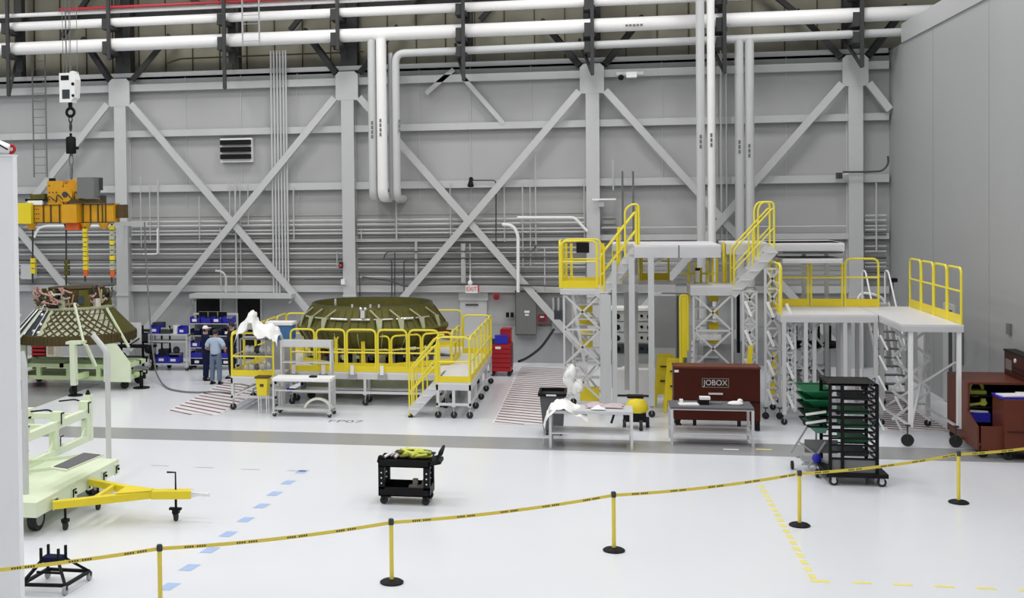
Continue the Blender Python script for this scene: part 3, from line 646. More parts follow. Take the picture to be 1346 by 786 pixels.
MB().lathe([(0.001,0),(0.175,0),(0.18,0.02),(0.05,0.06),(0.001,0.062)], p, 20).build('base', 'black', t); MB().cyl(p, 0.033, 0.05, 0.96).build('post', 'stanchion', t)

# ------------------------------------------------------------------ hoist
hx, hy = WY(92, 115, 35.3).x, 35.3
zt, zb = WY(92, 95, hy).z, WY(92, 137, hy).z
t = thing('hook_block', 'white crane hook block with black windows hanging at the upper left', 'crane hook', (hx, hy, zb))
MB().box(hx-0.27, hx+0.12, hy-0.2, hy+0.2, zb+0.05, zt-0.04).build('housing', 'pipe_white', t)
MB().slab([(hx+0.12,hy-0.21,zb+0.1),(hx+0.24,hy-0.21,zb+0.2),(hx+0.28,hy-0.21,zt-0.25),(hx+0.2,hy-0.21,zt+0.02),(hx+0.1,hy-0.21,zt)], -0.4).build('side_plate', 'pipe_white', t)
MB().box(hx-0.21, hx+0.06, hy-0.215, hy-0.2, zt-0.27, zt-0.12).build('sheave_window', 'black', t)
MB().box(hx-0.17, hx+0.08, hy-0.215, hy-0.2, zb+0.16, zb+0.45).build('lower_window', 'dark_panel', t)
MB().wheel((hx+0.2, hy-0.22, zb+0.62), 0.05, 0.03, 'y').wheel((hx+0.2, hy-0.22, zb+0.25), 0.045, 0.03, 'y').build('pin', 'black', t)
for i, dx in enumerate((-0.22,-0.14,-0.1,-0.02,0.04,0.24)):
    MB().tube((hx+dx, hy+0.04*(i%2), zt-0.05), (hx+dx*1.05, hy+0.04*(i%2), 15.5), 0.01, 5).build('rope', 'grey_panel', t)
z = zb-0.1; MB().tube((hx, hy, zb+0.06), (hx, hy, z), 0.07).torus((hx, hy, z-0.16), 0.13, 0.05).build('hook', 'black', t, smooth=True)
def chain(pa, pb, R, r, m, label, name='chain', n=None, cat='chain'):
    pa = Vector(pa); pb = Vector(pb); L = (pb-pa).length; step = R*3.0; n = max(2, int(L/step))
    t = thing(name, label, cat, pa)
    for i in range(n):
        c = pa+(pb-pa)*((i+0.5)/n); k = (L/n)*0.62/(R+r)
        M = Matrix.Rotation(PI/2*(i%2), 3, 'Z') @ Matrix.Diagonal((1,1,k))
        MB().torus(c, R, r, M, 12, 6, sx=0.75).build('link', m, t, smooth=True)
    return t
chain((hx, hy, z-0.25), (hx, hy, z-0.75), 0.075, 0.028, 'dark_steel', 'dark shackle links hanging from the crane hook')
z1 = WY(94,180,hy).z; z2 = WY(94,202,hy).z
t = thing('load_cell', 'black cylindrical load cell hanging between two chains', 'load cell', (hx, hy, z2))
MB().lathe([(0.001,0),(0.15,0),(0.16,0.03),(0.16,z1-z2-0.05),(0.13,z1-z2),(0.04,z1-z2+0.02),(0.04,z1-z2+0.12),(0.001,z1-z2+0.12)], (hx,hy,z2), 18).build('body', 'black', t, smooth=True)
MB().box(hx+0.15, hx+0.24, hy-0.06, hy+0.06, z2+0.13, z2+0.22).build('connector', 'black', t)
z3 = WY(94,236,hy).z
chain((hx, hy, z2), (hx, hy, z3+0.02), 0.09, 0.028, 'grey_panel', 'steel chain links between the load cell and the yellow lifting beam')
# yellow lifting beam
zt, zb = WY(95, 268, hy).z, WY(95, 293, hy).z
xl, xr = WY(26, 280, hy).x, WY(163, 280, hy).x
t = thing('lifting_beam', 'yellow hydraulic lifting beam with motor boxes hanging over the capsule cone', 'lifting beam', (hx, hy, zb))
def cross(m, name, c, sz, rz=0): return MB().cbox(c, sz, rz).build(name, m, t)
cross('orange_yellow', 'main_beam', ((xl+xr)/2-0.1, hy, (zt+zb)/2), (xr-xl-0.3, 0.5, zt-zb))
cross('orange_yellow', 'cross_beam', (hx+0.2, hy, (zt+zb)/2), (0.5, 1.3, (zt-zb)*0.95))
cross('yellow', 'end_block', (xl+0.33, hy-0.3, (zt+zb)/2+0.02), (0.6, 0.35, zt-zb+0.05))
cross('olive_brown', 'end_beam', (xr-0.35, hy+0.1, (zt+zb)/2+0.05), (0.75, 0.35, (zt-zb)*0.7))
for dx in (-1.25,-0.85,-0.6,-0.1,0.35,0.75,1.0): MB().box(hx+dx-0.02, hx+dx+0.02, hy-0.285, hy-0.25, zb, zt).build('rib', 'olive_brown', t)
for dx in (-1.05,-0.98,-0.91): 
    for dz in (0.15, 0.3, 0.45): MB().wheel((hx+dx, hy-0.49, zb+dz), 0.022, 0.02, 'y', 6).build('bolt', 'dark_panel', t)
cross('orange_yellow', 'pump_housing', (hx-0.43, hy-0.05, zt+0.36), (0.52, 0.5, 0.75))
cross('orange_yellow', 'gear_box', (hx+0.12, hy-0.05, zt+0.32), (0.5, 0.5, 0.62))
MB().wheel((hx-0.05, hy-0.33, zt+0.3), 0.24, 0.1, 'y', 18).build('gear_cover', 'orange_yellow', t); MB().wheel((hx-0.05, hy-0.39, zt+0.3), 0.09, 0.05, 'y').build('hub', 'dark_panel', t)
for k in range(7): MB().wheel((hx-0.62+0.12*(k%3), hy-0.31, zt+0.15+0.22*(k//3)), 0.022, 0.02, 'y', 6).build('bolt', 'dark_panel', t)
MB().slab([(hx-0.12,hy-0.08,zt+0.62),(hx+0.28,hy-0.08,zt+0.62),(hx+0.14,hy-0.08,z3),(hx-0.02,hy-0.08,z3)], -0.12).build('lifting_eye', 'orange_yellow', t)
cross('grey_panel', 'control_box', (hx+0.72, hy-0.3, zt+0.5), (0.56, 0.5, 0.66)); cross('dark_panel', 'latch', (hx+1.06, hy-0.1, zt+0.62), (0.06, 0.1, 0.4)); cross('dark_panel', 'valve', (hx+1.12, hy-0.1, zt+0.2), (0.16, 0.1, 0.12))
cross('olive_brown', 'tray', (hx+0.55, hy-0.1, zt+0.08), (1.1, 0.55, 0.14))
cross('olive', 'reel_case', (hx-1.05, hy-0.1, zt+0.24), (0.5, 0.4, 0.16)); cross('black', 'reel_frame', (hx-1.1, hy-0.1, zt+0.14), (0.75, 0.35, 0.08)); cross('pipe_white', 'reel_drum', (hx-1.12, hy-0.15, zt+0.05), (0.5, 0.3, 0.14)); cross('black', 'cap', (hx-0.66, hy, zt+0.78), (0.14, 0.2, 0.1))
cross('orange_red', 'red_cover', (hx+0.2, hy-0.3, zb-0.08), (0.42, 0.3, 0.28))
for x in (xl+0.5, hx+0.55, xr-0.6): MB().cone((x, hy-0.2, zb), (x, hy-0.2, zb-0.2), 0.2, 0.08).build('sling_lug', 'orange_yellow', t)
for k in range(4):
    MB().path(fillet([(hx-0.7+k*0.3,hy-0.3,zt+0.05),(hx-0.6+k*0.3,hy-0.42,zt+0.28+0.05*k),(hx-0.4+k*0.3,hy-0.36,zt+0.1)],0.1,3), 0.018, 6).build('hydraulic_hose', 'dark_panel', t, smooth=True)
for x in (xl+0.15, xl+0.62, hx-0.3, hx+0.5, hx+1.15, xr-0.5):
    MB().box(x-0.012, x+0.012, hy-0.3, hy-0.25, zb-0.01, zt+0.01).build('frame_edge', 'rib_dark', t)
MB().box(xl+0.1, xr-0.2, hy-0.29, hy-0.25, zt-0.03, zt+0.0).build('top_flange', 'rib_dark', t); MB().box(xl+0.1, xr-0.2, hy-0.29, hy-0.25, zb, zb+0.03).build('bottom_flange', 'rib_dark', t)
for i, (px, yy, tp, bt, m1, m2, d) in enumerate(((43, hy-0.2, 294, 372, 'dark_steel', 'lime_strap', 'far left'), (87, hy-0.3, 294, 375, 'dark_steel', 'olive', 'second from the left'), (112, hy-0.3, 298, 370, 'yellow', 'orange_red', 'third from the left, bright yellow'), (147, hy-0.1, 294, 372, 'olive_light', 'orange_red', 'far right'))):
    a = WY(px, tp, yy); b = WY(px, bt, yy); L = a.z-b.z
    t = thing('chain_hoist', 'thin lifting leg between yellow beam and capsule, '+d, 'chain', b)
    MB().tube(a, b, 0.028, 6).build('rod', 'dark_steel', t)
    z = a.z-0.15
    if i in (2, 3):
        for k in range(9): MB().cbox((a.x, yy, a.z-0.12-k*L*0.085), (0.15-0.03*(k%2), 0.12, L*0.07)).build('chain_bag_segment', m1 if k%3 else 'yellow', t)
        MB().cbox((a.x, yy, b.z+L*0.16), (0.12, 0.1, L*0.12)).build('hook', m2, t)
    else:
        for k in range(3): MB().cbox((a.x, yy, b.z+L*0.2+k*L*0.09), (0.15, 0.12, L*0.075)).build('turnbuckle', m2 if i == 1 else 'yellow', t)
        MB().cone((a.x, yy, a.z), (a.x, yy, a.z-0.12), 0.09, 0.04).build('collar', 'dark_steel', t)

# ------------------------------------------------------------------ capsule cone on its green stand
cx, cy = -16.62, 35.3
t = thing('capsule_cone', 'olive capsule cone with a diamond lattice skin hanging over a green stand', 'spacecraft part', (cx, cy, 1.4))
zb0, zb1, zc1, rb, rt_ = 1.46, 1.74, 2.5, 1.93, 1.2
MB().lathe([(rb-0.12,zb0),(rb,zb0),(rb,zb1),(rb-0.03,zb1+0.02),(rb-0.12,zb1)], (cx,cy,0), 64).build('bottom_ring', 'olive_brown', t, smooth=True)
m = MB()
for i in range(96):
    a = 2*PI*i/96; m.cbox((cx+(rb+0.008)*math.cos(a), cy+(rb+0.008)*math.sin(a), (zb0+zb1)/2), (0.02, 0.02, zb1-zb0-0.04), a)
m.build('ring_rivet_strip', 'rib_dark', t, kind='stuff')
ring_c = lambda a, u: Vector((cx+(rb-0.02+(rt_-rb)*u)*math.cos(a), cy+(rb-0.02+(rt_-rb)*u)*math.sin(a), zb1+(zc1-zb1)*u))
def patch(a0, a1, u0, u1, m, name, n=10, out=0.0):
    vs = []; fs = []
    for i in range(n+1):
        a = a0+(a1-a0)*i/n
        for u in (u0, u1): 
            p = ring_c(a, u); vs.append(p+Vector((math.cos(a), math.sin(a), 0.8))*out)
    for i in range(n): fs.append((2*i, 2*i+2, 2*i+3, 2*i+1))
    return MB().add(vs, fs).build(name, m, t, smooth=True)
R_ = math.radians
patch(R_(-97), R_(-22), 0, 1, 'skin_cell', 'lattice_skin', 14)
patch(R_(-22), R_(215), 0, 1, 'olive', 'side_skin', 30)
patch(R_(-145), R_(-97), 0, 1, 'dark_panel', 'dark_access_skin', 8)
NR = 26
m = MB()
def rib(a0, a1):
    pts = [ring_c(a0+(a1-a0)*k/5, k/5)+Vector((math.cos(a0+(a1-a0)*k/5), math.sin(a0+(a1-a0)*k/5), 0.6))*0.012 for k in range(6)]
    MB().path(pts, 0.027, 5, cap=False).build('lattice_rib', 'rib_dark', t)
for i in range(9):
    a = R_(-97)+R_(75)*i/9
    rib(a, min(a+R_(32), R_(-22))) if a+R_(32) <= R_(-20) else None
    rib(a+R_(32), a) if a+R_(32) <= R_(-20) else None
for i in range(1, 4):
    a = R_(-97)+R_(32)*i/4
    k = i/4; pts = [ring_c(R_(-97)+(a-R_(-97))*(1-s_/4), k*s_/4)+Vector((0,-0.012,0.006)) for s_ in range(5)]
    MB().path(pts, 0.027, 5).build('lattice_rib', 'rib_dark', t)
    a2 = R_(-22); pts = [ring_c(a2-R_(32)*k*(1-s_/4), k*s_/4)+Vector((0.005,-0.012,0.006)) for s_ in range(5)]
    MB().path(pts, 0.027, 5).build('lattice_rib', 'rib_dark', t)
    pts = [ring_c(R_(-97)+R_(32)*k*(1-s_/4), 1-k*s_/4)+Vector((0,-0.012,0.006)) for s_ in range(5)]
    MB().path(pts, 0.027, 5).build('lattice_rib', 'rib_dark', t)
for u in (0.28, 0.55, 0.8): 
    pts = [ring_c(R_(-97)+R_(75)*k/16, u)+Vector((0,-0.012,0.006)) for k in range(17)]; MB().path(pts, 0.01, 5).build('hoop_rib', 'rib_dark', t)
for a, r in ((-143, .02), (-131, .03), (-118, .03), (-106, .02)):
    MB().path([ring_c(R_(a), 0.02)+Vector((0,-0.04,0.02)), ring_c(R_(a), 0.98)+Vector((0,-0.04,0.02))], r, 8).build('silver_tube', 'silver', t, smooth=True)
for a, u in ((-108, 0.2), (-104, 0.45), (-111, 0.8), (-101, 0.15)): MB().ball(ring_c(R_(a), u)+Vector((0,-0.04,0)), 0.06).build('fitting', 'silver', t, smooth=True)
patch(R_(-101), R_(-95), 0.02, 0.98, 'olive_light', 'seam_strip', 2, 0.02)
MB().lathe([(rt_+0.03,zc1-0.03),(rt_+0.05,zc1+0.03),(rt_-0.1,zc1+0.06),(0.001,zc1+0.06)], (cx,cy,0), 48).build('upper_ring', 'olive_light', t, smooth=True)
MB().lathe([(0.86,zc1),(0.86,3.1),(0.9,3.14),(0.7,3.15),(0.001,3.12)], (cx+0.1,cy,0), 40).build('tunnel_barrel', 'olive_brown', t, smooth=True)
for i in range(9):
    a = R_(-160+i*40); MB().box(cx+0.1+0.86*math.cos(a)-0.03, cx+0.1+0.86*math.cos(a)+0.03, cy+0.86*math.sin(a)-0.03, cy+0.86*math.sin(a)+0.03, zc1, 3.12).build('barrel_stiffener', 'olive_light' if i in (1,) else 'olive', t)
for i in range(6):
    a = R_(-168+i*60); c = Vector((cx+1.0*math.cos(a), cy+1.0*math.sin(a), 0))
    MB().slab([(c.x-0.18,c.y-0.1,zc1),(c.x+0.18,c.y+0.1,zc1),(c.x+0.1,c.y+0.05,3.1),(c.x-0.14,c.y-0.08,3.1)], 0.06).build('bay_web', 'olive', t)
rng = random.Random(3)
for k in range(60):
    a = R_(rng.choice([rng.uniform(-185,-128), rng.uniform(-62, 15)])) if k < 36 else R_(rng.uniform(-120,-70)); r0 = rng.uniform(0.85, 1.18); pts = []
    z = rng.uniform(2.55, 3.05)
    for j in range(5):
        pts.append(Vector((cx+r0*math.cos(a+j*0.07*rng.choice((-1,1))), cy+r0*math.sin(a+j*0.07), min(3.2, max(2.5, z+rng.uniform(-0.22,0.22))))))
    MB().path(fillet(pts, 0.1, 2), rng.uniform(0.016, 0.038), 6).build('wire_bundle', rng.choice(['wire_pink','wire_tan','wire_white','dark_panel','olive_brown','wire_pink' if k % 2 else 'black']), t, smooth=True)
for k in range(5):
    a = R_(-150+k*32); MB().cbox((cx+0.98*math.cos(a), cy+0.98*math.sin(a), 2.68+0.1*(k%2)), (0.2,0.2,0.24), a).build('avionics_box', ['dark_panel','wire_white','olive_light'][k%3], t)
# stand
t = thing('capsule_stand', 'pale green wheeled stand under the capsule cone', 'stand', (cx, cy, 0))
sx0, sx1, sy0, sy1 = -18.3, -14.42, 34.3, 35.9
for a in ((sx0,sx1,sy0,sy0+0.14),(sx0,sx1,sy1-0.14,sy1),(sx0,sx0+0.14,sy0,sy1),(sx1-0.14,sx1,sy0,sy1)):
    MB().box(*a, 0.3, 0.42).build('lower_beam', 'pale_green', t); MB().box(*a, 0.68, 0.8).build('upper_beam', 'pale_green', t)
for x in (sx0+0.9, sx0+1.9, sx0+2.9): MB().box(x-0.07, x+0.07, sy0, sy0+0.12, 0.42, 0.68).build('post', 'pale_green', t)
MB().box(sx0+0.1, sx1-0.1, sy0+0.14, sy1-0.14, 0.28, 0.32).build('pan', 'olive_light', t)
MB().bar((cx, sy0, 0.74), (cx, sy1, 0.74), 0.14, 0.12).bar((sx0, cy, 0.74), (sx1, cy, 0.74), 0.14, 0.12).build('cross_member', 'pale_green', t)
MB().slab([(sx1-0.75,sy0-0.02,0.28),(sx1+0.12,sy0-0.02,0.28),(sx1+0.12,sy0-0.02,0.85),(sx1-0.35,sy0-0.02,1.45),(sx1-0.75,sy0-0.02,1.45)], 0.1).build('gusset_plate', 'paler_green', t)
MB().slab([(sx0-0.1,sy0-0.02,0.28),(sx0+0.55,sy0-0.02,0.28),(sx0+0.55,sy0-0.02,1.4),(sx0+0.2,sy0-0.02,1.4),(sx0-0.1,sy0-0.02,0.85)], 0.1).build('gusset_plate', 'paler_green', t)
lg = G(98, 520); ltop = WY(98, 452, lg.y+0.1)
l = MB().bar((lg.x, lg.y, 0.32), (ltop.x, lg.y, ltop.z), 0.2, 0.16).build('front_leg', 'paler_green', t); MB().box(lg.x-0.24, lg.x+0.24, lg.y-0.05, lg.y+0.4, ltop.z, ltop.z+0.08).build('pad', 'paler_green', l)
MB().bar((lg.x, lg.y, 0.55), (lg.x-0.1, sy0, 0.5), 0.14, 0.16).build('outrigger', 'pale_green', t)
MB().cyl((lg.x+0.03, lg.y, 0), 0.22, 0, 0.03).cyl((lg.x+0.03, lg.y, 0), 0.05, 0, 0.5).build('jack_foot', 'black', t)
casters(t, [(lg.x-0.1, lg.y+0.1), (sx1-0.25, sy0+0.3), (sx0+0.2, sy0+0.3), (sx0+0.2, sy1-0.2), (sx1-0.25, sy1-0.2)], 0.13, 0.32, 'black')
g = G(186, 510); MB().cyl((g.x, g.y, 0), 0.26, 0, 0.03).cyl((g.x, g.y, 0), 0.06, 0, 0.55).box(g.x-0.03, g.x+0.14, g.y-0.03, g.y+0.03, 0.3, 0.5).build('jack_foot', 'black', t)
MB().box(sx1, g.x+0.05, g.y-0.05, g.y+0.05, 0.4, 0.5).build('outrigger', 'pale_green', t)
for (x0,z0,x1,z1,yy) in ((-17.9,2.35,-18.75,1.3,34.2),(-15.9,2.75,-15.45,1.5,33.75),(-15.35,2.5,-14.5,1.3,34.9),(-17.0,2.5,-17.9,1.3,33.7)):
    MB().bar((x0,yy,z0),(x1,yy-0.3,z1), 0.06, 0.06).build('tie_strut', 'paler_green', t)
MB().bar((-15.42,33.5,1.5),(-15.3,33.9,0.8), 0.09, 0.08).build('tie_foot', 'paler_green', t)
t = thing('red_slatted_crate', 'red slatted crate seen under the capsule stand', 'crate', (-18.1, 37.9, 0))
a = WY(41,452,37.9); b = WY(59,470,37.9)
MB().box(a.x, b.x, 37.95, 38.6, 0.1, a.z+0.15).build('body', 'brown_box', t)
for i in range(5): MB().box(a.x, b.x, 37.9, 37.95, b.z-0.05+i*0.13, b.z+0.02+i*0.13).build('slat', 'red', t)
MB().box(a.x, b.x, 37.95, 38.6, 0, 0.1).build('foot', 'black', t)
t = thing('pale_crate', 'small cream crate beside the red slatted one', 'crate', (b.x+0.3, 38.0, 0))
MB().box(b.x+0.03, b.x+0.38, 37.95, 38.5, 0, a.z+0.1).build('body', 'cream', t); MB().box(b.x+0.1, b.x+0.3, 37.93, 37.95, 0.6, 0.9).build('label_plate', 'wire_tan', t)
# black equipment behind the stand
t = thing('equipment_rack', 'black wheeled equipment rack with cables behind the capsule stand', 'rack', (-15.6, 39.2, 0))
for x in (-16.7,-15.9,-15.2,-14.9): MB().bar((x,39.2,0.1),(x,39.2,1.5), 0.05, 0.05).build('upright', 'black', t)
for z in (0.35, 0.9, 1.3): MB().box(-16.7, -14.9, 39.0, 39.5, z, z+0.04).build('shelf', 'black', t)
for x, z in ((-16.4,0.95),(-15.8,0.95),(-15.3,1.34),(-15.1,0.4)): MB().box(x-0.18, x+0.18, 39.05, 39.4, z, z+0.28).build('instrument', 'dark_panel', t)
casters(t, [(-16.6,39.2),(-14.95,39.2)], 0.08, 0.2, 'black')
a = WY(171, 424, 38.6); b = WY(186, 452, 38.6)
t = thing('monitor_stand', 'white screen on a black wheeled stand right of the capsule', 'monitor', (a.x+0.2, 38.6, 0))
MB().cbox(((a.x+b.x)/2, 38.6, (a.z+b.z)/2), (b.x-a.x, 0.05, a.z-b.z)).build('screen', 'sign_white', t)
MB().path([(a.x+0.02,38.55,b.z+0.25),(a.x+0.12,38.55,a.z-0.1),(a.x+0.25,38.55,a.z-0.3),(a.x+0.1,38.55,b.z+0.15)], 0.025, 6).path([(a.x+0.02,38.52,b.z-0.02),(b.x-0.05,38.55,b.z+0.2)],0.02,6).build('cable', 'black', t)
MB().box(a.x-0.5, b.x+0.45, 38.4, 38.9, b.z-0.12, b.z-0.05).build('tray', 'black', t)
for x in (b.x+0.05, b.x+0.4): MB().bar((x,38.6,0.15),(x,38.6,b.z-0.05), 0.07, 0.07).build('column', 'black', t)
for x in (a.x-0.4, b.x+0.3): MB().ball((x,38.5,0.75), 0.16, 8, 5).ball((x+0.15,38.5,0.5), 0.14, 8, 5).build('coiled_cable', 'black', t)
casters(t, [(a.x,38.6),(b.x+0.4,38.6)], 0.07, 0.16, 'black')
# pendant cable from the wall to the floor
q = [WY(190,292,39.5), WY(191,330,39.3), WY(195,390,38.9), WY(197,420,38.5), WY(200,455,38.0), G(205,490,0.3), G(212,503,0.06), G(222,512,0.03), G(250,516,0.03), G(285,515,0.03), G(306,517,0.03)]
tag(MB().path(fillet(q, 0.6, 4), 0.028, 7).build('black_cable', 'cable_grey', smooth=True), 'long dark cable hanging down by the first column and lying on the floor', 'cable')
t = thing('cable_arm', 'grey wall arm carrying the long dark cable beside the first column', 'arm', WY(170, 294, 40.5))
a = WY(152,294,40.6); b = WY(192,294,39.6); MB().bar(a, b, 0.12, 0.16).build('arm', 'pipe_grey', t)
MB().bar(a, (a.x, 41.5, a.z), 0.1, 0.1).build('bracket', 'pipe_grey', t)
# ------------------------------------------------------------------ carts with blue bins
def bins_cart(): 
    g = G(197, 487); x0, x1, y = g.x-0.05, G(243,487).x+0.15, g.y
    t = thing('bin_cart', 'grey shelf cart with blue bins left of the three people', 'cart', ((x0+x1)/2, y, 0))
    for z in (1.22, 0.98, 0.2): MB().box(x0, x1, y, y+0.6, z, z+0.05).build('shelf', 'alu', t)
    legs(t, [(x0+0.03,y+0.03),(x1-0.03,y+0.03),(x0+0.03,y+0.57),(x1-0.03,y+0.57)], 0.14, 1.22, 0.05, 'alu')
    casters(t, [(x0+0.05,y+0.05),(x1-0.05,y+0.05),(x0+0.05,y+0.55),(x1-0.05,y+0.55)], 0.06, 0.15, 'alu')
    MB().path(fillet([(x1,y+0.05,1.2),(x1+0.15,y+0.05,1.28),(x1+0.15,y+0.5,1.28),(x1,y+0.5,1.2)],0.05,2), 0.02, 6).build('push_handle', 'dark_panel', t)
    def bin_(x, z, w, h, m, lab, d=0.4):
        b = thing('storage_bin', lab, 'bin', (x, y+0.1, z)); mm = MB(); 
        mm.box(x-w/2, x+w/2, y+0.08, y+0.1, z, z+h*0.75).box(x-w/2, x+w/2, y+0.08+d, y+0.1+d, z, z+h).box(x-w/2, x-w/2+0.02, y+0.1, y+0.08+d, z, z+h).box(x+w/2-0.02, x+w/2, y+0.1, y+0.08+d, z, z+h).box(x-w/2, x+w/2, y+0.1, y+0.08+d, z, z+0.02)
        mm.build('tub', m, b); MB().box(x-w*0.25, x+w*0.2, y+0.072, y+0.08, z+h*0.25, z+h*0.55).build('card', 'sign_white', b)
    bin_(x0+0.2, 1.27, 0.34, 0.3, 'blue', 'blue bin on the top shelf of the left cart, at its left end')
    bin_(x0+1.2, 1.27, 0.3, 0.26, 'blue', 'blue bin on the top shelf of the left cart, at its right end')
    bin_(x0+0.45, 0.25, 0.4, 0.3, 'blue', 'blue bin on the bottom shelf of the left cart, left of two')
    bin_(x0+0.88, 0.25, 0.42, 0.28, 'blue', 'blue bin on the bottom shelf of the left cart, right of two')
    b = thing('parts_tray', 'dark parts tray on the top shelf of the left cart', 'tray', (x0+0.6, y+0.2, 1.27)); MB().box(x0+0.42, x0+0.75, y+0.08, y+0.5, 1.27, 1.4).build('tray', 'dark_panel', b)
    for k in range(4): MB().ball((x0+0.46+k*0.08, y+0.15, 1.44), 0.045, 7, 5).build('part_piece', 'mid_grey', b)
    b = thing('white_canister', 'white canister on the top shelf of the left cart', 'canister', (x0+0.95, y+0.2, 1.27)); MB().cyl((x0+0.95, y+0.25, 0), 0.12, 1.27, 1.55).build('can', 'sign_white', b, smooth=True); MB().cyl((x0+0.95, y+0.25, 0), 0.07, 1.55, 1.6).build('lid', 'mid_grey', b)
    b = thing('air_tool', 'dark round tool on the lower shelf of the left cart', 'tool', (x0+0.9, y+0.2, 0.55)); MB().ball((x0+0.9,y+0.35,0.68), 0.13, 10, 6).build('body', 'dark_panel', b, smooth=True); MB().box(x0+0.7,x0+1.1,y+0.2,y+0.5,0.53,0.58).build('foot','stone_grey',b)
bins_cart()
def bin_rack():
    a = WY(249, 413, 38.9); b = WY(306, 413, 38.9); x0, x1, y = a.x, b.x, 38.9
    t = thing('bin_rack', 'tall wheeled rack of blue bins behind the three people', 'rack', ((x0+x1)/2, y, 0))
    for x in (x0, x1): 
        for yy in (y, y+0.5): MB().box(x-0.025, x+0.025, yy-0.025, yy+0.025, 0.12, a.z if yy > y else 1.55).build('upright', 'alu_bright', t)
    MB().box(x0, x1, y+0.46, y+0.52, a.z-0.06, a.z).build('top_bar', 'alu_bright', t)
    MB().box(x0+0.02, x1-0.02, y+0.5, y+0.52, 0.2, a.z-0.3).build('louvred_back', 'mid_grey', t)
    casters(t, [(x0,y),(x1,y),(x0,y+0.5),(x1,y+0.5)], 0.06, 0.14, 'black')
    rows = [(1.62, 4, 'blue'), (1.2, 4, 'navy'), (0.78, 4, 'blue'), (0.42, 3, 'blue'), (0.18, 3, 'navy')]
    names = ['top', 'second', 'third', 'fourth', 'bottom']; cols = ['leftmost', 'second', 'third', 'fourth']
    for r, (z, n, m) in enumerate(rows):
        MB().box(x0, x1, y+0.02, y+0.48, z-0.03, z-0.005).build('shelf', 'alu_bright', t)
        wd = (x1-x0)/n
        for k in range(n):
            xx = x0+wd*(k+0.5); q = thing('storage_bin', '%s blue bin in the %s row of the tall rack' % (cols[k], names[r]), 'bin', (xx, y+0.2, z), 'blue bins on the tall rack')
            MB().slab([(xx-wd*0.45,y+0.04,z),(xx+wd*0.45,y+0.04,z),(xx+wd*0.45,y-0.02,z+0.17),(xx-wd*0.45,y-0.02,z+0.17)], -0.02).box(xx-wd*0.45, xx+wd*0.45, y+0.04, y+0.42, z, z+0.02).box(xx-wd*0.45, xx-wd*0.43, y, y+0.42, z, z+0.22).box(xx+wd*0.43, xx+wd*0.45, y, y+0.42, z, z+0.22).build('tub', m, q)
            if (k+r) % 2 == 0: MB().box(xx-0.09, xx+0.07, y-0.03, y-0.02, z+0.06, z+0.15).build('card', 'sign_white', q)
    for k in range(3):
        xx = x0+0.35+k*0.35; q = thing('monitor', 'small black screen at the top of the blue bin rack, '+['left', 'middle', 'right'][k]+' of three', 'screen', (xx, y+0.4, 1.8)); MB().box(xx-0.15, xx+0.15, y+0.42, y+0.455, 1.79, 1.98).build('screen', 'black', q); MB().box(xx-0.17, xx+0.17, y+0.455, y+0.47, 1.78, 1.99).build('bezel', 'mid_grey', q)
bin_rack()
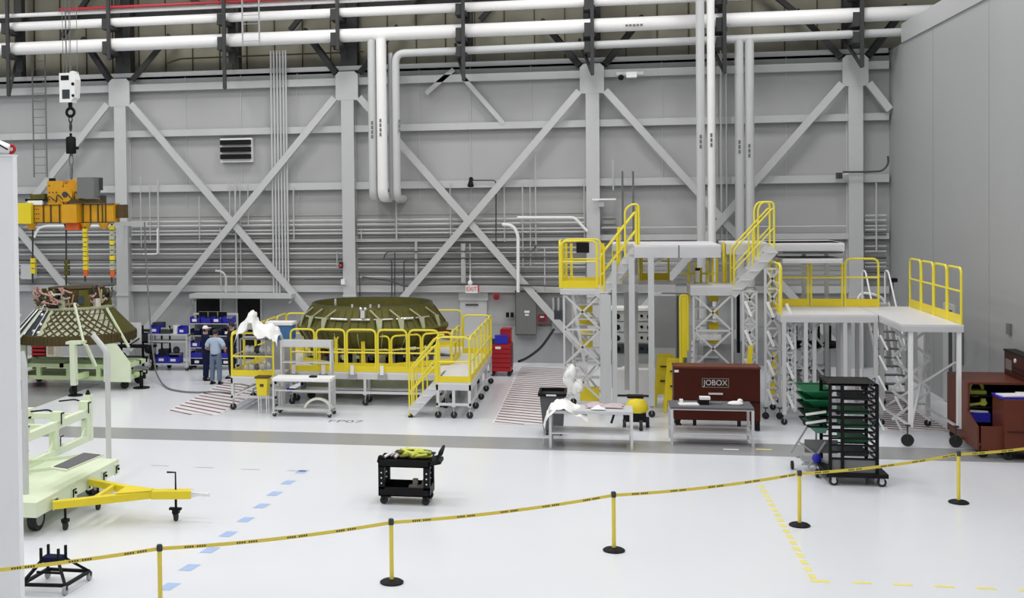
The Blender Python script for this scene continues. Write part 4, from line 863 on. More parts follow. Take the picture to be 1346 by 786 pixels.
# ------------------------------------------------------------------ people
def skin_mesh(name, verts, edges, radii, m, parent, sub=2, root=0):
    me = bpy.data.meshes.new('tmp'); me.from_pydata([tuple(v) for v in verts], edges, []); o = bpy.data.objects.new('tmp', me); C.objects.link(o)
    md = o.modifiers.new('s', 'SKIN'); md.use_smooth_shade = True; sm = o.modifiers.new('u', 'SUBSURF'); sm.levels = sub; sm.render_levels = sub
    for i, d in enumerate(me.skin_vertices[0].data):
        r = radii[i]; d.radius = (r, r) if not isinstance(r, tuple) else r; d.use_root = (i == root)
    bpy.context.view_layer.update()
    out = bpy.data.meshes.new_from_object(o.evaluated_get(bpy.context.evaluated_depsgraph_get()))
    bpy.data.objects.remove(o); out.materials.clear(); out.materials.append(MATS[m]); out.name = name
    q = bpy.data.objects.new(name, out); C.objects.link(q); q.parent = parent; return q
def person(loc, rz, H, label, shirt, pants, arms, cap=None, hair='hair', belt=True, stance=0.11, long_sleeve=False, group=None):
    # local frame: faces -Y; arms = ((elbow, wrist) left(+x), (elbow, wrist) right(-x)) relative to 1.75 m body
    t = thing('person', label, 'person', loc, group, local=True, rz=rz); k = H/1.75
    S = lambda p: Vector(p)*k
    v = []; e = []; r = []
    def add(p, rad, par=None):
        v.append(S(p)); r.append(rad*k if not isinstance(rad, tuple) else (rad[0]*k, rad[1]*k)); i = len(v)-1
        if par is not None: e.append((par, i))
        return i
    pel = add((0,0,0.95), (0.135,0.10)); bel = add((0,0,1.1), (0.13,0.10), pel); ch = add((0,0.01,1.3), (0.15,0.11), bel); ct = add((0,0.01,1.42), (0.12,0.09), ch)
    nk = add((0,0.005,1.5), 0.055, ct); hd0 = add((0,-0.005,1.57), 0.07, nk); hd1 = add((0,-0.01,1.64), (0.08,0.1), hd0); hd2 = add((0,-0.0,1.7), 0.065, hd1)
    wr = []
    for sd, (el, wt) in zip((1,-1), arms):
        sh = add((sd*0.185,0.01,1.4), 0.06, ct); ei = add(el, 0.043, sh); wi = add(wt, 0.028, ei); wr.append((sd, Vector(el), Vector(wt), wi))
    for sd in (1,-1):
        hp = add((sd*0.09,0,0.86), 0.088, pel); kn = add((sd*stance,-0.01,0.48), 0.055, hp); an = add((sd*(stance+0.01),0.02,0.09), 0.038, kn); to = add((sd*(stance+0.03),-0.12,0.03), 0.03, an)
    for sd, el, wt, wi in wr:
        d = (wt-el).normalized(); side = d.cross(Vector((0,1,0))).normalized() if abs(d.y) < 0.9 else Vector((1,0,0)); nr = side.cross(d)
        pm = add(wt+d*0.05, (0.036,0.018), wi)
        for f, ln in ((-1.5,0.06),(-0.5,0.075),(0.5,0.08),(1.5,0.068)):
            b = add(wt+d*0.095+side*f*0.019, 0.009, pm); b2 = add(wt+d*(0.095+ln*0.5)+side*f*0.02+nr*0.006, 0.0085, b); add(wt+d*(0.095+ln)+side*f*0.019+nr*0.022, 0.007, b2)
        th = add(wt+d*0.035+side*0.04+nr*0.01, 0.011, pm); add(wt+d*0.08+side*0.062+nr*0.02, 0.009, th)
    skin_mesh('body', v, e, r, 'skin', t)
    # face
    hc = S((0,-0.01,1.64))
    MB().cone(hc+S((0,-0.09,-0.005)), hc+S((0,-0.12,-0.03)), 0.012*k, 0.018*k, 8).build('nose', 'skin', t, smooth=True)
    for sd in (1,-1):
        MB().ball(hc+S((sd*0.032,-0.088,0.01)), 0.011*k, 8, 5).build('eye', 'sign_white', t); MB().ball(hc+S((sd*0.032,-0.097,0.01)), 0.005*k, 6, 4).build('pupil', 'black', t)
        MB().ball(hc+S((sd*0.083,0.01,-0.005)), 0.024*k, 8, 5, (0.4,0.8,1.2)).build('ear', 'skin', t, smooth=True)
    MB().cbox(hc+S((0,-0.093,-0.05)), (0.04*k,0.008*k,0.008*k)).build('mouth', 'sign_red', t)
    hm = MB()
    if cap:
        hm.lathe([(0.001,0.115*k),(0.05*k,0.11*k),(0.085*k,0.075*k),(0.1*k,0.03*k),(0.1*k,0.015*k)], hc+Vector((0,0.01*k,0)), 16); hm.build('cap', cap, t, smooth=True)
        MB().prism([(hc.x-0.07*k,hc.y-0.07*k),(hc.x+0.07*k,hc.y-0.07*k),(hc.x+0.05*k,hc.y-0.17*k),(hc.x-0.05*k,hc.y-0.17*k)], hc.z+0.03*k, hc.z+0.04*k).build('cap_brim', cap, t)
        MB().ball(hc+S((0,0.03,-0.01)), 0.088*k, 12, 8, (1,0.95,1.0)).build('hair', hair, t, smooth=True)
    else:
        MB().ball(hc+S((0,0.02,0.025)), 0.096*k, 14, 9, (0.98,1.0,0.95)).build('hair', hair, t, smooth=True)
    # trousers
    v = []; e = []; r = []
    top = add((0,0,1.08), (0.165,0.125)); pel = add((0,0,0.98), (0.175,0.135), top)
    for sd in (1,-1):
        hp = add((sd*0.1,0,0.86), 0.118, pel); kn = add((sd*stance,-0.01,0.48), 0.09, hp); add((sd*(stance+0.01),0.015,0.08), 0.078, kn)
    skin_mesh('trousers', v, e, r, pants, t, 2)
    v = []; e = []; r = []
    b0_ = add((0,0,0.9), (0.17,0.13)); bel = add((0,0,1.02), (0.195,0.15), b0_); b2 = add((0,0,1.15), (0.19,0.15), bel); ch = add((0,0.01,1.3), (0.205,0.15), b2); ct = add((0,0.01,1.42), (0.15,0.115), ch); nk = add((0,0.01,1.49), 0.075, ct)
    for sd, (el, wt) in zip((1,-1), arms):
        el = Vector(el); wt = Vector(wt); sv = Vector((sd*0.19,0.01,1.4)); sh = add(sv, 0.095, ct)
        if long_sleeve: ei = add(el, 0.068, sh); add(wt, 0.05, ei)
        else: add(sv+(el-sv)*0.85, 0.08, sh)
    skin_mesh('shirt', v, e, r, shirt, t, 2)
    if belt: MB().path([(0.165*k*math.cos(a_*PI/10), 0.125*k*math.sin(a_*PI/10), 0.93*k) for a_ in range(21)], 0.02*k, 6).build('belt', 'black', t)
    for sd in (1,-1):
        x = sd*(stance+0.015)*k
        MB().box(x-0.045*k, x+0.045*k, -0.19*k, 0.09*k, 0, 0.03).build('shoe_sole', 'black', t)
        MB().ball((x,-0.09*k,0.035), 0.055*k, 10, 6, (0.85,1.7,0.8)).ball((x,0.03*k,0.06*k), 0.058*k, 10, 6, (0.8,1.0,1.1)).build('shoe', 'black', t, smooth=True)
    return t
hang_l = ((0.27,0.03,1.13),(0.25,-0.08,0.9)); hang_r = ((-0.27,0.03,1.13),(-0.25,-0.08,0.9))
p = G(284, 505); person(p, R_(172), 1.76, 'person in a light blue short-sleeved shirt and slate blue trousers, back to the camera', 'shirt_blue', 'trousers_blue',
    (((0.33,0.05,1.14),(0.2,-0.16,1.06)), ((-0.34,0.02,1.15),(-0.24,-0.2,1.05))), None, stance=0.12)
p = G(271, 500); person((p.x, p.y, 0), R_(120), 1.79, 'person in dark navy clothes with a white cap, standing left of the light blue shirt', 'navy', 'navy',
    (((0.26,-0.05,1.14),(0.12,-0.27,1.0)), ((-0.27,0.0,1.14),(-0.14,-0.22,0.98))), 'sign_white', stance=0.09, belt=False)
p = G(305, 497); person((p.x, p.y, 0), R_(-85), 1.86, 'person all in black, mostly hidden behind the left guardrail', 'dark_cloth', 'dark_cloth',
    (((0.28,-0.05,1.14),(0.2,-0.25,1.02)), hang_r), None, stance=0.1, long_sleeve=True)

# ------------------------------------------------------------------ ring work platform
ZD = 0.95
t = thing('ring_platform', 'low aluminium work platform with yellow guardrails around the olive ring', 'work platform', (-6.8, 34, 0))
L0, L1, M0, M1, Q0, Q1 = -10.15, -8.85, -8.75, -4.4, -4.32, -3.4
module(t, L0, L1, 31.35, 37.2, ZD, 1, 3)
module(t, M0, M1, 32.45, 33.1, ZD, 2, 1)
module(t, Q0, Q1, 30.8, 36.9, ZD, 2, 4)
module(t, M0, M1, 37.6, 38.6, ZD, 3, 1)
# inner deck wedges round the ring
for pol in ([(-8.85,33.1),(-7.6,33.1),(-8.85,34.3)], [(-4.32,33.1),(-5.9,33.1),(-4.32,34.3)], [(-8.85,37.6),(-8.85,36.2),(-7.7,37.6)], [(-4.32,37.6),(-5.9,37.6),(-4.32,36.3)]):
    MB().prism(pol, ZD-0.05, ZD).build('deck_wedge', 'deck_white', t)
guard(t, (L0,31.37), (L1-0.05,31.37), ZD, 1.2); guards(t, (L0+0.02,31.4), (L0+0.02,37.2), ZD, 5, h=1.2)
guard(t, (L1+0.1,32.47), (L1+0.85,32.47), ZD, 1.2)
guards(t, (-8.0,32.47), (-4.45,32.47), ZD, 4, h=1.2)
guard(t, (Q0,30.82), (Q1,30.82), ZD, 1.2); guards(t, (Q1-0.02,30.85), (Q1-0.02,36.9), ZD, 6, h=1.2)
guard(t, (Q0,36.88), (Q1,36.88), ZD, 1.2); guard(t, (L0,37.18), (L1,37.18), ZD, 1.2); guard(t, (L0+1.35,38.58), (L0+2.6,38.58), ZD, 1.2); guard(t, (-5.6,38.58), (-4.5,38.58), ZD, 1.2)
inner = [(-8.83,34.35),(-7.55,33.12),(-5.95,33.12),(-4.34,34.35)]
for a, b, n in ((0,1,2),(1,2,2),(2,3,2)): guards(t, inner[a], inner[b], ZD, n, h=0.95)
guards(t, (-4.34,34.35), (-4.34,36.3), ZD, 2, h=0.95); guards(t, (-8.83,34.35), (-8.83,36.2), ZD, 2, h=0.95)
for px in (386, 425, 463, 502):
    c = WY(px, 483, 32.4); MB().box(c.x-0.05, c.x+0.05, 32.36, 32.42, ZD-0.06, ZD+0.2).build('white_bracket', 'white_plastic', t); MB().box(c.x-0.12, c.x+0.12, 32.38, 32.44, ZD-0.2, ZD-0.04).build('clamp_plate', 'mid_grey', t)
# stair on its right module
stair(t, (-5.02, 31.25, 0.12), (Q0-0.02, 31.25, ZD-0.1), 0.8, 4, (0,1,0), rh=1.1)
for yy in (30.86, 31.64): MB().path(fillet([(-5.05,yy,0.05),(-5.05,yy,1.25),(-4.35,yy,2.12),(-4.2,yy,2.12)],0.12,4), 0.024, 8).tube((-5.05,yy,0.65),(-4.4,yy,1.5),0.02).build('handrail','yellow_bright',t,smooth=True)
MB().box(-5.08, -4.98, 30.82, 31.68, 0.0, 0.05).build('stair_foot', 'rubber', t)
for z0, x0, x1 in ((0.4,-10.1,-9.2),): MB().bar((x0,31.4,z0),(x1,31.4,0.78),0.05,0.05).build('diagonal_brace','alu',t)
for x0, x1 in ((-10.0,-9.4),(-9.4,-9.0)): MB().bar((x0,31.5,0.72),(x1,32.0,0.5),0.05,0.05).build('diagonal_brace','alu',t)
# the olive ring and its stand
rx, ry = -6.88, 35.25
t = thing('heat_shield_ring', 'olive green barrel ring with silver band and pale clips inside the work platform', 'spacecraft part', (rx, ry, 0.9))
prof = [(1.72,1.5),(1.95,1.5),(2.12,1.68),(2.28,1.95),(2.32,2.03),(2.22,2.1),(1.86,2.62),(1.84,2.70),(1.76,2.70),(1.74,2.55),(1.7,2.2),(1.7,1.5)]
MB().lathe(prof, (rx,ry,0), 72).build('shell', 'olive', t, smooth=True)
MB().lathe([(1.7,2.45),(0.6,2.44),(0.001,2.44)], (rx,ry,0), 48).build('inner_cover', 'olive_brown', t, smooth=True)
MB().torus((rx,ry,2.7), 1.8, 0.022, Matrix.Rotation(PI/2,3,'X'), 64, 6).build('rim_bead', 'dark_steel', t, smooth=True)
for i in range(60):
    a = 2*PI*i/60; c_, s_ = math.cos(a), math.sin(a)
    if s_ > 0.35: continue
    MB().path([(rx+1.97*c_, ry+1.97*s_, 1.52), (rx+2.13*c_, ry+2.13*s_, 1.68), (rx+2.3*c_, ry+2.3*s_, 1.97)], 0.014, 4).build('stiffener', 'olive_brown' if i % 3 else 'olive_light', t)
for i in range(56):
    a = 2*PI*i/56; c_, s_ = math.cos(a), math.sin(a)
    if s_ > 0.35: continue
    MB().path([(rx+2.23*c_, ry+2.23*s_, 2.11), (rx+1.88*c_, ry+1.88*s_, 2.6)], 0.012, 4).build('upper_stiffener', 'olive_brown', t)
for i in range(7):
    a0 = R_(-150+i*18); n = 5
    pts = [(rx+2.1*math.cos(a0+R_(15)*k/n), ry+2.1*math.sin(a0+R_(15)*k/n), 2.36) for k in range(n+1)]
    MB().path(pts, 0.04 if i in (2,3,5) else 0.028, 6).build('band_segment', 'silver' if i not in (0,1) else 'olive_light', t, smooth=True)
for i, ad in enumerate((-152,-135,-119,-74,-57,-38,-18)):
    a = R_(ad); d = R_(7) if ad < -90 else R_(-7)
    p0 = Vector((rx+2.25*math.cos(a), ry+2.25*math.sin(a), 2.05)); p1 = Vector((rx+2.16*math.cos(a), ry+2.16*math.sin(a), 2.38)); p2 = Vector((rx+1.95*math.cos(a+d), ry+1.95*math.sin(a+d), 2.62)); tn = Vector((-math.sin(a), math.cos(a), 0))
    MB().slab([p0-tn*0.05, p0+tn*0.05, p1+tn*0.1, p1-tn*0.1], 0.03).bar(p1, p2, 0.04, 0.035).build('clip', 'olive_light', t)
p = WY(477, 413, 33.1); MB().cbox(p, (0.12,0.12,0.22)).ball((p.x-0.06,p.y,p.z+0.15), 0.05).ball((p.x+0.07,p.y,p.z+0.15), 0.05).build('fitting', 'silver', t, smooth=True)
for px, py in ((441,402),(498,403),(487,401),(463,404)): 
    p = WY(px, py, 33.9 if px == 441 else 33.45); MB().cyl((p.x, p.y, 0), 0.035, 2.68, 2.78 if px != 441 else 2.9, 8).build('pin', 'silver', t)
for i in range(30):
    a = R_(-170+i*5.6); r = 1.9+0.2*rng.random(); z = 1.2+0.35*rng.random()
    MB().cbox((rx+r*math.cos(a), ry+r*math.sin(a), z), (0.12,0.1,0.08+0.12*rng.random()), a).build('bracket', rng.choice(['olive_light','silver','dark_panel','brown_side']), t)
for k in range(3): MB().bar((rx+1.75+0.1*k, ry-1.0, 2.0-0.12*k), (rx+2.5, ry-0.6, 1.9-0.12*k), 0.05, 0.06).build('red_strut', 'brown_side', t)
t = thing('ring_stand', 'green low stand carrying the olive ring inside the platform', 'stand', (rx, ry, 0))
for yy in (ry-1.9, ry+1.75): MB().box(rx-1.7, rx+1.9, yy, yy+0.15, 0.3, 0.62).build('end_beam', 'olive_light', t)
for xx in (rx-1.7, rx+1.75): MB().box(xx, xx+0.15, ry-1.75, ry+1.75, 0.3, 0.62).build('side_beam', 'olive_light', t)
MB().lathe([(1.6,0.62),(1.95,0.62),(1.95,0.8),(1.6,0.8)], (rx,ry,0), 40).build('support_ring', 'olive', t)
for i in range(10):
    a = R_(i*36+12); MB().box(rx+1.78*math.cos(a)-0.06, rx+1.78*math.cos(a)+0.06, ry+1.78*math.sin(a)-0.06, ry+1.78*math.sin(a)+0.06, 0.8, 1.5).build('support_post', 'olive_light' if i%2 else 'mid_grey', t)
for i in range(9):
    a = R_(-165+i*19); MB().cbox((rx+1.55*math.cos(a), ry+1.55*math.sin(a), 1.12), (0.3,0.2,0.35), a).build('support_box', ['dark_panel','wire_tan','silver'][i%3], t)
casters(t, [(rx-1.5,ry-1.8),(rx+1.7,ry-1.8),(rx-1.5,ry+1.8),(rx+1.7,ry+1.8)], 0.12, 0.3, 'black')
# things on / by the platform
t = thing('parts_case', 'clear case of parts behind the far left guardrail', 'case', (-9.6, 31.9, ZD))
for z in (ZD, ZD+0.5, ZD+0.98): MB().box(-9.98, -9.2, 31.65, 32.3, z, z+0.03).build('shelf', 'mid_grey', t)
for x in (-9.96,-9.22): MB().box(x-0.02, x+0.02, 31.65, 31.69, ZD, ZD+1.0).build('upright', 'mid_grey', t)
for k in range(5):
    MB().ball((-9.85+k*0.15, 31.9, ZD+0.15+0.02*k), 0.09+0.02*(k%2), 8, 5, (1,1,1.1)).build('wrapped_part', ['cream','clear_bag','stone_grey'][k%3], t, smooth=True)
    MB().ball((-9.82+k*0.14, 31.9, ZD+0.68), 0.1, 8, 5, (1,1,1.2)).build('wrapped_part', ['clear_bag','cream','dark_panel'][k%3], t, smooth=True)
def sheet(name, label, c, sx, sy, h, m, seed, cat='sheet', drape=0.0, nx=16, ny=12, thick=0.0):
    r = random.Random(seed); vs = []; fs = []; ph = [r.uniform(0,6) for _ in range(8)]
    for i in range(nx+1):
        for j in range(ny+1):
            u = i/nx*2-1; v = j/ny*2-1; e = max(abs(u),abs(v))
            z = h*(0.45+0.28*math.sin(3.1*u+ph[0]+1.3*v)+0.2*math.sin(5.7*v+ph[1]-2*u)+0.12*math.sin(9*u+ph[2]))*(1-e**3)+0.02
            z -= drape*max(0, e-0.75)*4
            vs.append((c[0]+u*sx*(1+0.08*math.sin(4*v+ph[3])), c[1]+v*sy*(1+0.08*math.sin(4*u+ph[4])), c[2]+z))
    for i in range(nx):
        for j in range(ny): a = i*(ny+1)+j; fs.append((a, a+ny+1, a+ny+2, a+1))
    o = MB().add(vs, fs).build(name, m, smooth=True)
    o.data.set_sharp_from_angle(angle=3.0); tag(o, label, cat); return o
def blob(name, label, pts, m, cat, rr):
    t_ = bpy.data.objects.new('q', None); C.objects.link(t_)
    c = Vector(pts[0]); e = [(i, i+1) for i in range(len(pts)-1)]
    o = skin_mesh(name, [Vector(p)-c for p in pts], e, rr, m, t_, 3); o.parent = None; o.location = c; bpy.data.objects.remove(t_)
    from mathutils import noise
    for v_ in o.data.vertices:
        q_ = v_.co*3.2+c; v_.co += v_.normal*(0.09*(abs(noise.noise(q_))*2-0.4)+0.035*noise.noise(q_*2.3)); v_.co.z += 0.04*noise.noise(q_*1.3)
    o.data.update()
    return tag(o, label, cat)
def drape(name, label, prof, y0, y1, drop, m, seed, cat='sheet', amp=0.06, n=34, mm=16):
    from mathutils import noise
    prof = fillet([(p[0], 0, p[1]) for p in prof], 0.12, 4); L = [0]
    for i in range(1, len(prof)): L.append(L[-1]+(prof[i]-prof[i-1]).length)
    vs = []; fs = []
    for i in range(n+1):
        d = L[-1]*i/n; k = max(j for j in range(len(L)) if L[j] <= d+1e-9); k = min(k, len(prof)-2)
        q = prof[k].lerp(prof[k+1], (d-L[k])/max(1e-6, L[k+1]-L[k]))
        for j in range(mm+1):
            v = j/mm*2-1; w_ = 1-0.25*noise.noise(Vector((i*0.2, seed, 1)))
            p = Vector((q.x, (y0+y1)/2+v*w_*(y1-y0)/2, q.z-drop*abs(v)**3))
            f1 = noise.noise(Vector((p.x*4.5, p.y*4.5, p.z*4.5+seed))); f2 = noise.noise(Vector((p.x*11, p.y*11, p.z*11+seed)))
            ridge = 0.5-abs(f1)*2
            p += Vector((0.6*f1, 0.5*f2, ridge+0.5*f2))*amp
            vs.append(p)
    for i in range(n):
        for j in range(mm): a_ = i*(mm+1)+j; fs.append((a_, a_+mm+1, a_+mm+2, a_+1))
    o = MB().add(vs, fs).build(name, m, smooth=True); o.data.set_sharp_from_angle(angle=0.9); tag(o, label, cat); return o
a = lambda x, y, Y=31.6: WY(x, y, Y)
pr = [a(x, y) for x, y in ((315,434),(319,424),(326,420),(331,409),(336,410),(338,424),(346,428),(356,425),(364,430),(369,440))]
drape('plastic_sheeting', 'crumpled white plastic sheeting draped over the far left guardrail', [(p.x, p.z) for p in pr], 31.15, 31.95, 0.3, 'white_sheet', 2, amp=0.1)
p0 = WY(366, 455, 32.9); p1 = WY(383, 432, 32.9)
t = thing('cooler_box', 'blue cooler box with a white lid on the platform behind the sheeting', 'cooler', ((p0.x+p1.x)/2-0.15, 32.9, ZD))
MB().box(p0.x-0.3, p1.x+0.05, 32.75, 33.15, ZD, p1.z-0.28).build('crate_under', 'mid_grey', t); MB().box(p0.x-0.3, p1.x+0.05, 32.7, 33.2, p1.z-0.28, p1.z+0.12).build('body', 'cooler_blue', t); MB().box(p0.x-0.33, p1.x+0.08, 32.67, 33.23, p1.z+0.12, p1.z+0.2).build('lid', 'sign_white', t)
# tall workbench on the floor behind the grey table
def table(name, label, x0, x1, y0, y1, z, m='alu', top='alu_bright', shelves=(0.2,), th=0.05, lw=0.05, cat='table', cast=True, zb=None, topt=None):
    t = thing(name, label, cat, ((x0+x1)/2, (y0+y1)/2, 0))
    MB().box(x0, x1, y0, y1, z-th, z).build('tabletop', top, t)
    lo = 0.12 if cast else 0
    legs(t, [(x0+lw/2,y0+lw/2),(x1-lw/2,y0+lw/2),(x0+lw/2,y1-lw/2),(x1-lw/2,y1-lw/2)], lo, z-th, lw, m)
    MB().box(x0+lw, x1-lw, y0+0.005, y0+0.03, z-th-0.02, z-th).box(x0+lw, x1-lw, y1-0.03, y1-0.005, z-th-0.02, z-th).build('apron', m, t)
    for s_ in shelves: MB().box(x0+0.01, x1-0.01, y0+0.02, y1-0.02, s_-0.03, s_).build('shelf', m, t)
    if cast: casters(t, [(x0+0.04,y0+0.03),(x1-0.04,y0+0.03),(x0+0.04,y1-0.06),(x1-0.04,y1-0.06)], 0.05, 0.13, m)
    return t
table('work_table', 'grey wheeled work table with two shelves before the ring platform', -8.72, -7.12, 30.5, 31.15, 1.04, shelves=(0.72, 0.22), m='pipe_grey', top='pipe_white', th=0.07)
p = WY(412, 493, 30.8); t = thing('black_tool', 'small black curved tool on the grey work table', 'tool', (p.x, 30.75, 1.04)); MB().ball((p.x,30.75,1.06), 0.12, 12, 6, (1,0.6,0.35)).build('body','black',t,smooth=True); MB().tube((p.x-0.1,30.75,1.07),(p.x+0.12,30.75,1.08),0.02).build('grip','dark_panel',t)
p = WY(420, 538, 30.8); t = thing('curved_bracket', 'cream curved bracket on the lowest shelf of the grey work table', 'bracket', (p.x, 30.7, 0.22))
MB().lathe([(0.36,0),(0.42,0),(0.42,0.1),(0.36,0.1)], (p.x,30.7,0.22), 14, R_(20), R_(160)).build('arc', 'cream', t)
o = t.children[0]; o.location = (0,0,-0.12); o.rotation_euler = (PI/2, 0, 0); 
p = WY(392, 508, 30.8); t = thing('white_instrument', 'white angled instrument with a blue foot on the middle shelf of the grey table', 'instrument', (p.x, 30.7, 0.72)); MB().cbox((p.x,30.7,0.83),(0.4,0.2,0.1),ry=-0.45).build('body','white_plastic',t); MB().box(p.x-0.28,p.x-0.05,30.6,30.8,0.72,0.76).build('foot','blue',t); MB().box(p.x+0.12,p.x+0.22,30.6,30.8,0.76,0.98).build('rear_panel','dark_panel',t)
t = table('tall_work_bench', 'tall light grey bench standing on the floor between the grey table and the platform', WY(370,455,31.6).x, WY(437,455,31.6).x, 31.45, 31.75, WY(400,447,31.6).z, shelves=(1.35,), m='alu', top='alu', th=0.16, lw=0.05)
p = WY(345, 514, 30.9); t = thing('yellow_bin', 'small yellow waste bin on thin legs under the left corner of the platform', 'bin', (p.x, 30.95, 0))
MB().add([(p.x-0.13,30.85,0.5),(p.x+0.13,30.85,0.5),(p.x+0.13,31.1,0.5),(p.x-0.13,31.1,0.5),(p.x-0.17,30.8,0.98),(p.x+0.17,30.8,0.98),(p.x+0.17,31.15,0.98),(p.x-0.17,31.15,0.98)],[(0,3,2,1),(0,1,5,4),(1,2,6,5),(2,3,7,6),(3,0,4,7)]).build('tub','yellow',t)
MB().box(p.x-0.19,p.x+0.19,30.78,31.17,0.98,1.02).build('rim','olive_brown',t); legs(t, [(p.x-0.1,30.87),(p.x+0.12,30.87),(p.x-0.1,31.08),(p.x+0.12,31.08)], 0, 0.5, 0.025, 'alu_bright')
MB().box(p.x-0.05,p.x+0.06,30.815,30.825,0.75,0.83).build('label_plate','olive_brown',t)
# ------------------------------------------------------------------ tall stair platforms
def lattice(t, x0, x1, y, z0, z1, n, m='alu', cross=True, name='brace', w=0.05):
    for x in (x0, x1): MB().box(x-w/2, x+w/2, y-w/2, y+w/2, z0, z1).build('post', m, t)
    for i in range(n):
        a = z0+(z1-z0)*i/n; b = z0+(z1-z0)*(i+1)/n
        MB().bar((x0,y,a),(x1,y,b), 0.03, 0.055).build(name, m, t)
        if cross: MB().bar((x0,y,b),(x1,y,a), 0.03, 0.055).build(name, m, t)
        MB().bar((x0,y,b),(x1,y,b), 0.03, 0.05).build('rail_bar', m, t)
def deckbox(t, x0, x1, y0, y1, z, th, name='deck'):
    MB().box(x0, x1, y0, y1, z-0.05, z).build(name, 'deck_white', t)
    for a in ((x0,x1,y0,y0+0.06),(x0,x1,y1-0.06,y1),(x0,x0+0.06,y0+0.06,y1-0.06),(x1-0.06,x1,y0+0.06,y1-0.06)): MB().box(*a, z-th, z-0.05).build('fascia_beam', 'alu', t)
# --- first tower
t = thing('stair_tower', 'left tall aluminium stair platform with a yellow cage landing', 'stair platform', (0.8, 33, 0))
Y0, Y1 = 32.0, 33.4
a0, a1 = -1.1, 0.02
deckbox(t, a0, a1, Y0, Y1, 3.36, 0.16)
for (p, q) in (((a0,Y0),(a1-0.1,Y0)), ((a0,Y0),(a0,Y1)), ((a0,Y1),(a1,Y1))): guard(t, p, q, 3.36, 1.27, toe=0.2, mid=0.72, gap=0.04)
for k in range(5): MB().box(a0-0.02, a0+0.05, Y0+0.2+k*0.22, Y0+0.25+k*0.22, 3.38, 4.58).build('cage_post', 'yellow', t); MB().box(a1+0.02, a1+0.07, Y0-0.05+k*0.1, Y0+k*0.1, 3.3, 4.5-0.03*k).build('cage_post', 'yellow', t)
for x in (a0+0.02, a0+0.16, a0+0.3, a1-0.14, a1+0.02): MB().box(x-0.035, x+0.035, Y0-0.02 if x < 0 and x > -0.3 else Y0+0.25, Y0+0.03 if x < 0 and x > -0.3 else Y0+0.3, 3.38, 4.56).build('cage_post', 'yellow', t)
p = WY(766, 325, Y0-0.05); MB().box(p.x-0.17, p.x+0.17, Y0-0.06, Y0-0.03, p.z-0.15, p.z+0.13).build('black_sign', 'black', t)
lattice(t, a0+0.1, a1-0.05, Y0+0.05, 0.35, 3.2, 3, 'alu', True)
lattice(t, a0+0.3, a1-0.05, Y1-0.1, 0.35, 3.2, 3, 'alu', True)
MB().bar((a0+0.32, Y0+0.3, 3.2), (a0+0.75, Y0+0.5, 0.5), 0.06, 0.08).build('ladder_rail', 'alu_bright', t)
for i in range(7): MB().box(a0+0.45, a1-0.1, Y0+0.6, Y0+0.9, 0.45+i*0.4, 0.49+i*0.4).build('ladder_step', 'alu_bright', t)
for i in range(4): MB().box(a0+0.45+0.05*(i%2), a0+0.85, Y0+0.9, Y0+0.95, 1.65+i*0.33, 1.85+i*0.33).build('yellow_plate', 'yellow', t)
MB().box(a0+0.5, a1-0.1, Y0+0.2, Y0+0.8, 0.3, 0.6).build('base_locker', 'yellow', t)
for x, w_ in ((0.1, 0.26), (0.33, 0.12)): MB().box(x-w_/2, x+w_/2, Y0-0.2, Y0+0.05, 0.3, 3.2 if w_ > .2 else 4.1).build('wide_mast', 'steel_paint', t)
stair(t, (-0.08, Y0+0.4, 3.1), (0.92, Y0+0.4, 4.38), 0.8, 5, (0,1,0), rh=1.05)
MB().path(fillet([(0.62,Y0,4.2),(0.62,Y0,5.45),(0.78,Y0,5.6),(0.98,Y0,5.6),(0.98,Y0,4.3)],0.12,4), 0.028, 8).build('top_gate','yellow_bright',t,smooth=True)
MB().box(0.9, 0.99, Y0+0.02, Y0+0.1, 4.4, 5.55).box(0.42, 0.5, Y0+0.03, Y0+0.1, 3.8, 5.0).build('gate_post', 'yellow', t)
deckbox(t, 0.85, 3.05, Y0-0.3, Y0+2.6, 4.52, 0.33, 'upper_deck')
MB().box(1.98, 2.0, Y0-0.31, Y0-0.3, 4.19, 4.52).build('deck_joint', 'dark_panel', t)
deckbox(t, 0.3, 0.85, Y0+0.9, Y0+2.6, 4.52, 0.2, 'upper_deck')
deckbox(t, 0.25, 1.95, Y0+0.6, Y0+2.4, 3.42, 0.2, 'middle_deck')
MB().box(0.55, 1.0, Y0+1.0, Y0+1.4, 3.42, 3.66).build('deck_box', 'white_plastic', t)
guards(t, (0.3,Y0+2.35), (1.9,Y0+2.35), 3.42, 2, h=1.05, toe=0.2)
for x, yy, zt in ((0.78, 31.75, 4.2), (0.93, 33.9, 4.2), (1.27, 31.6, 4.2), (2.95, 33.9, 4.2), (0.7, 34.4, 3.22)): MB().box(x-0.075, x+0.075, yy-0.06, yy+0.06, 0.28, zt).build('post', 'steel_paint', t)
MB().bar((1.27, 31.7, 3.95), (1.6, 32.0, 4.18), 0.05, 0.08).build('knee_brace', 'alu', t)
MB().box(0.78, 2.9, 33.85, 33.93, 1.0, 1.1).build('tie_rail', 'alu', t); MB().box(0.78,1.27,31.7,31.78,0.3,0.4).build('tie_rail', 'alu', t)
casters(t, [(a0+0.1,Y0+0.05),(a1-0.05,Y0+0.05),(0.78,31.75),(1.27,31.6),(2.95,33.9),(a0+0.3,Y1-0.1)], 0.09, 0.3)
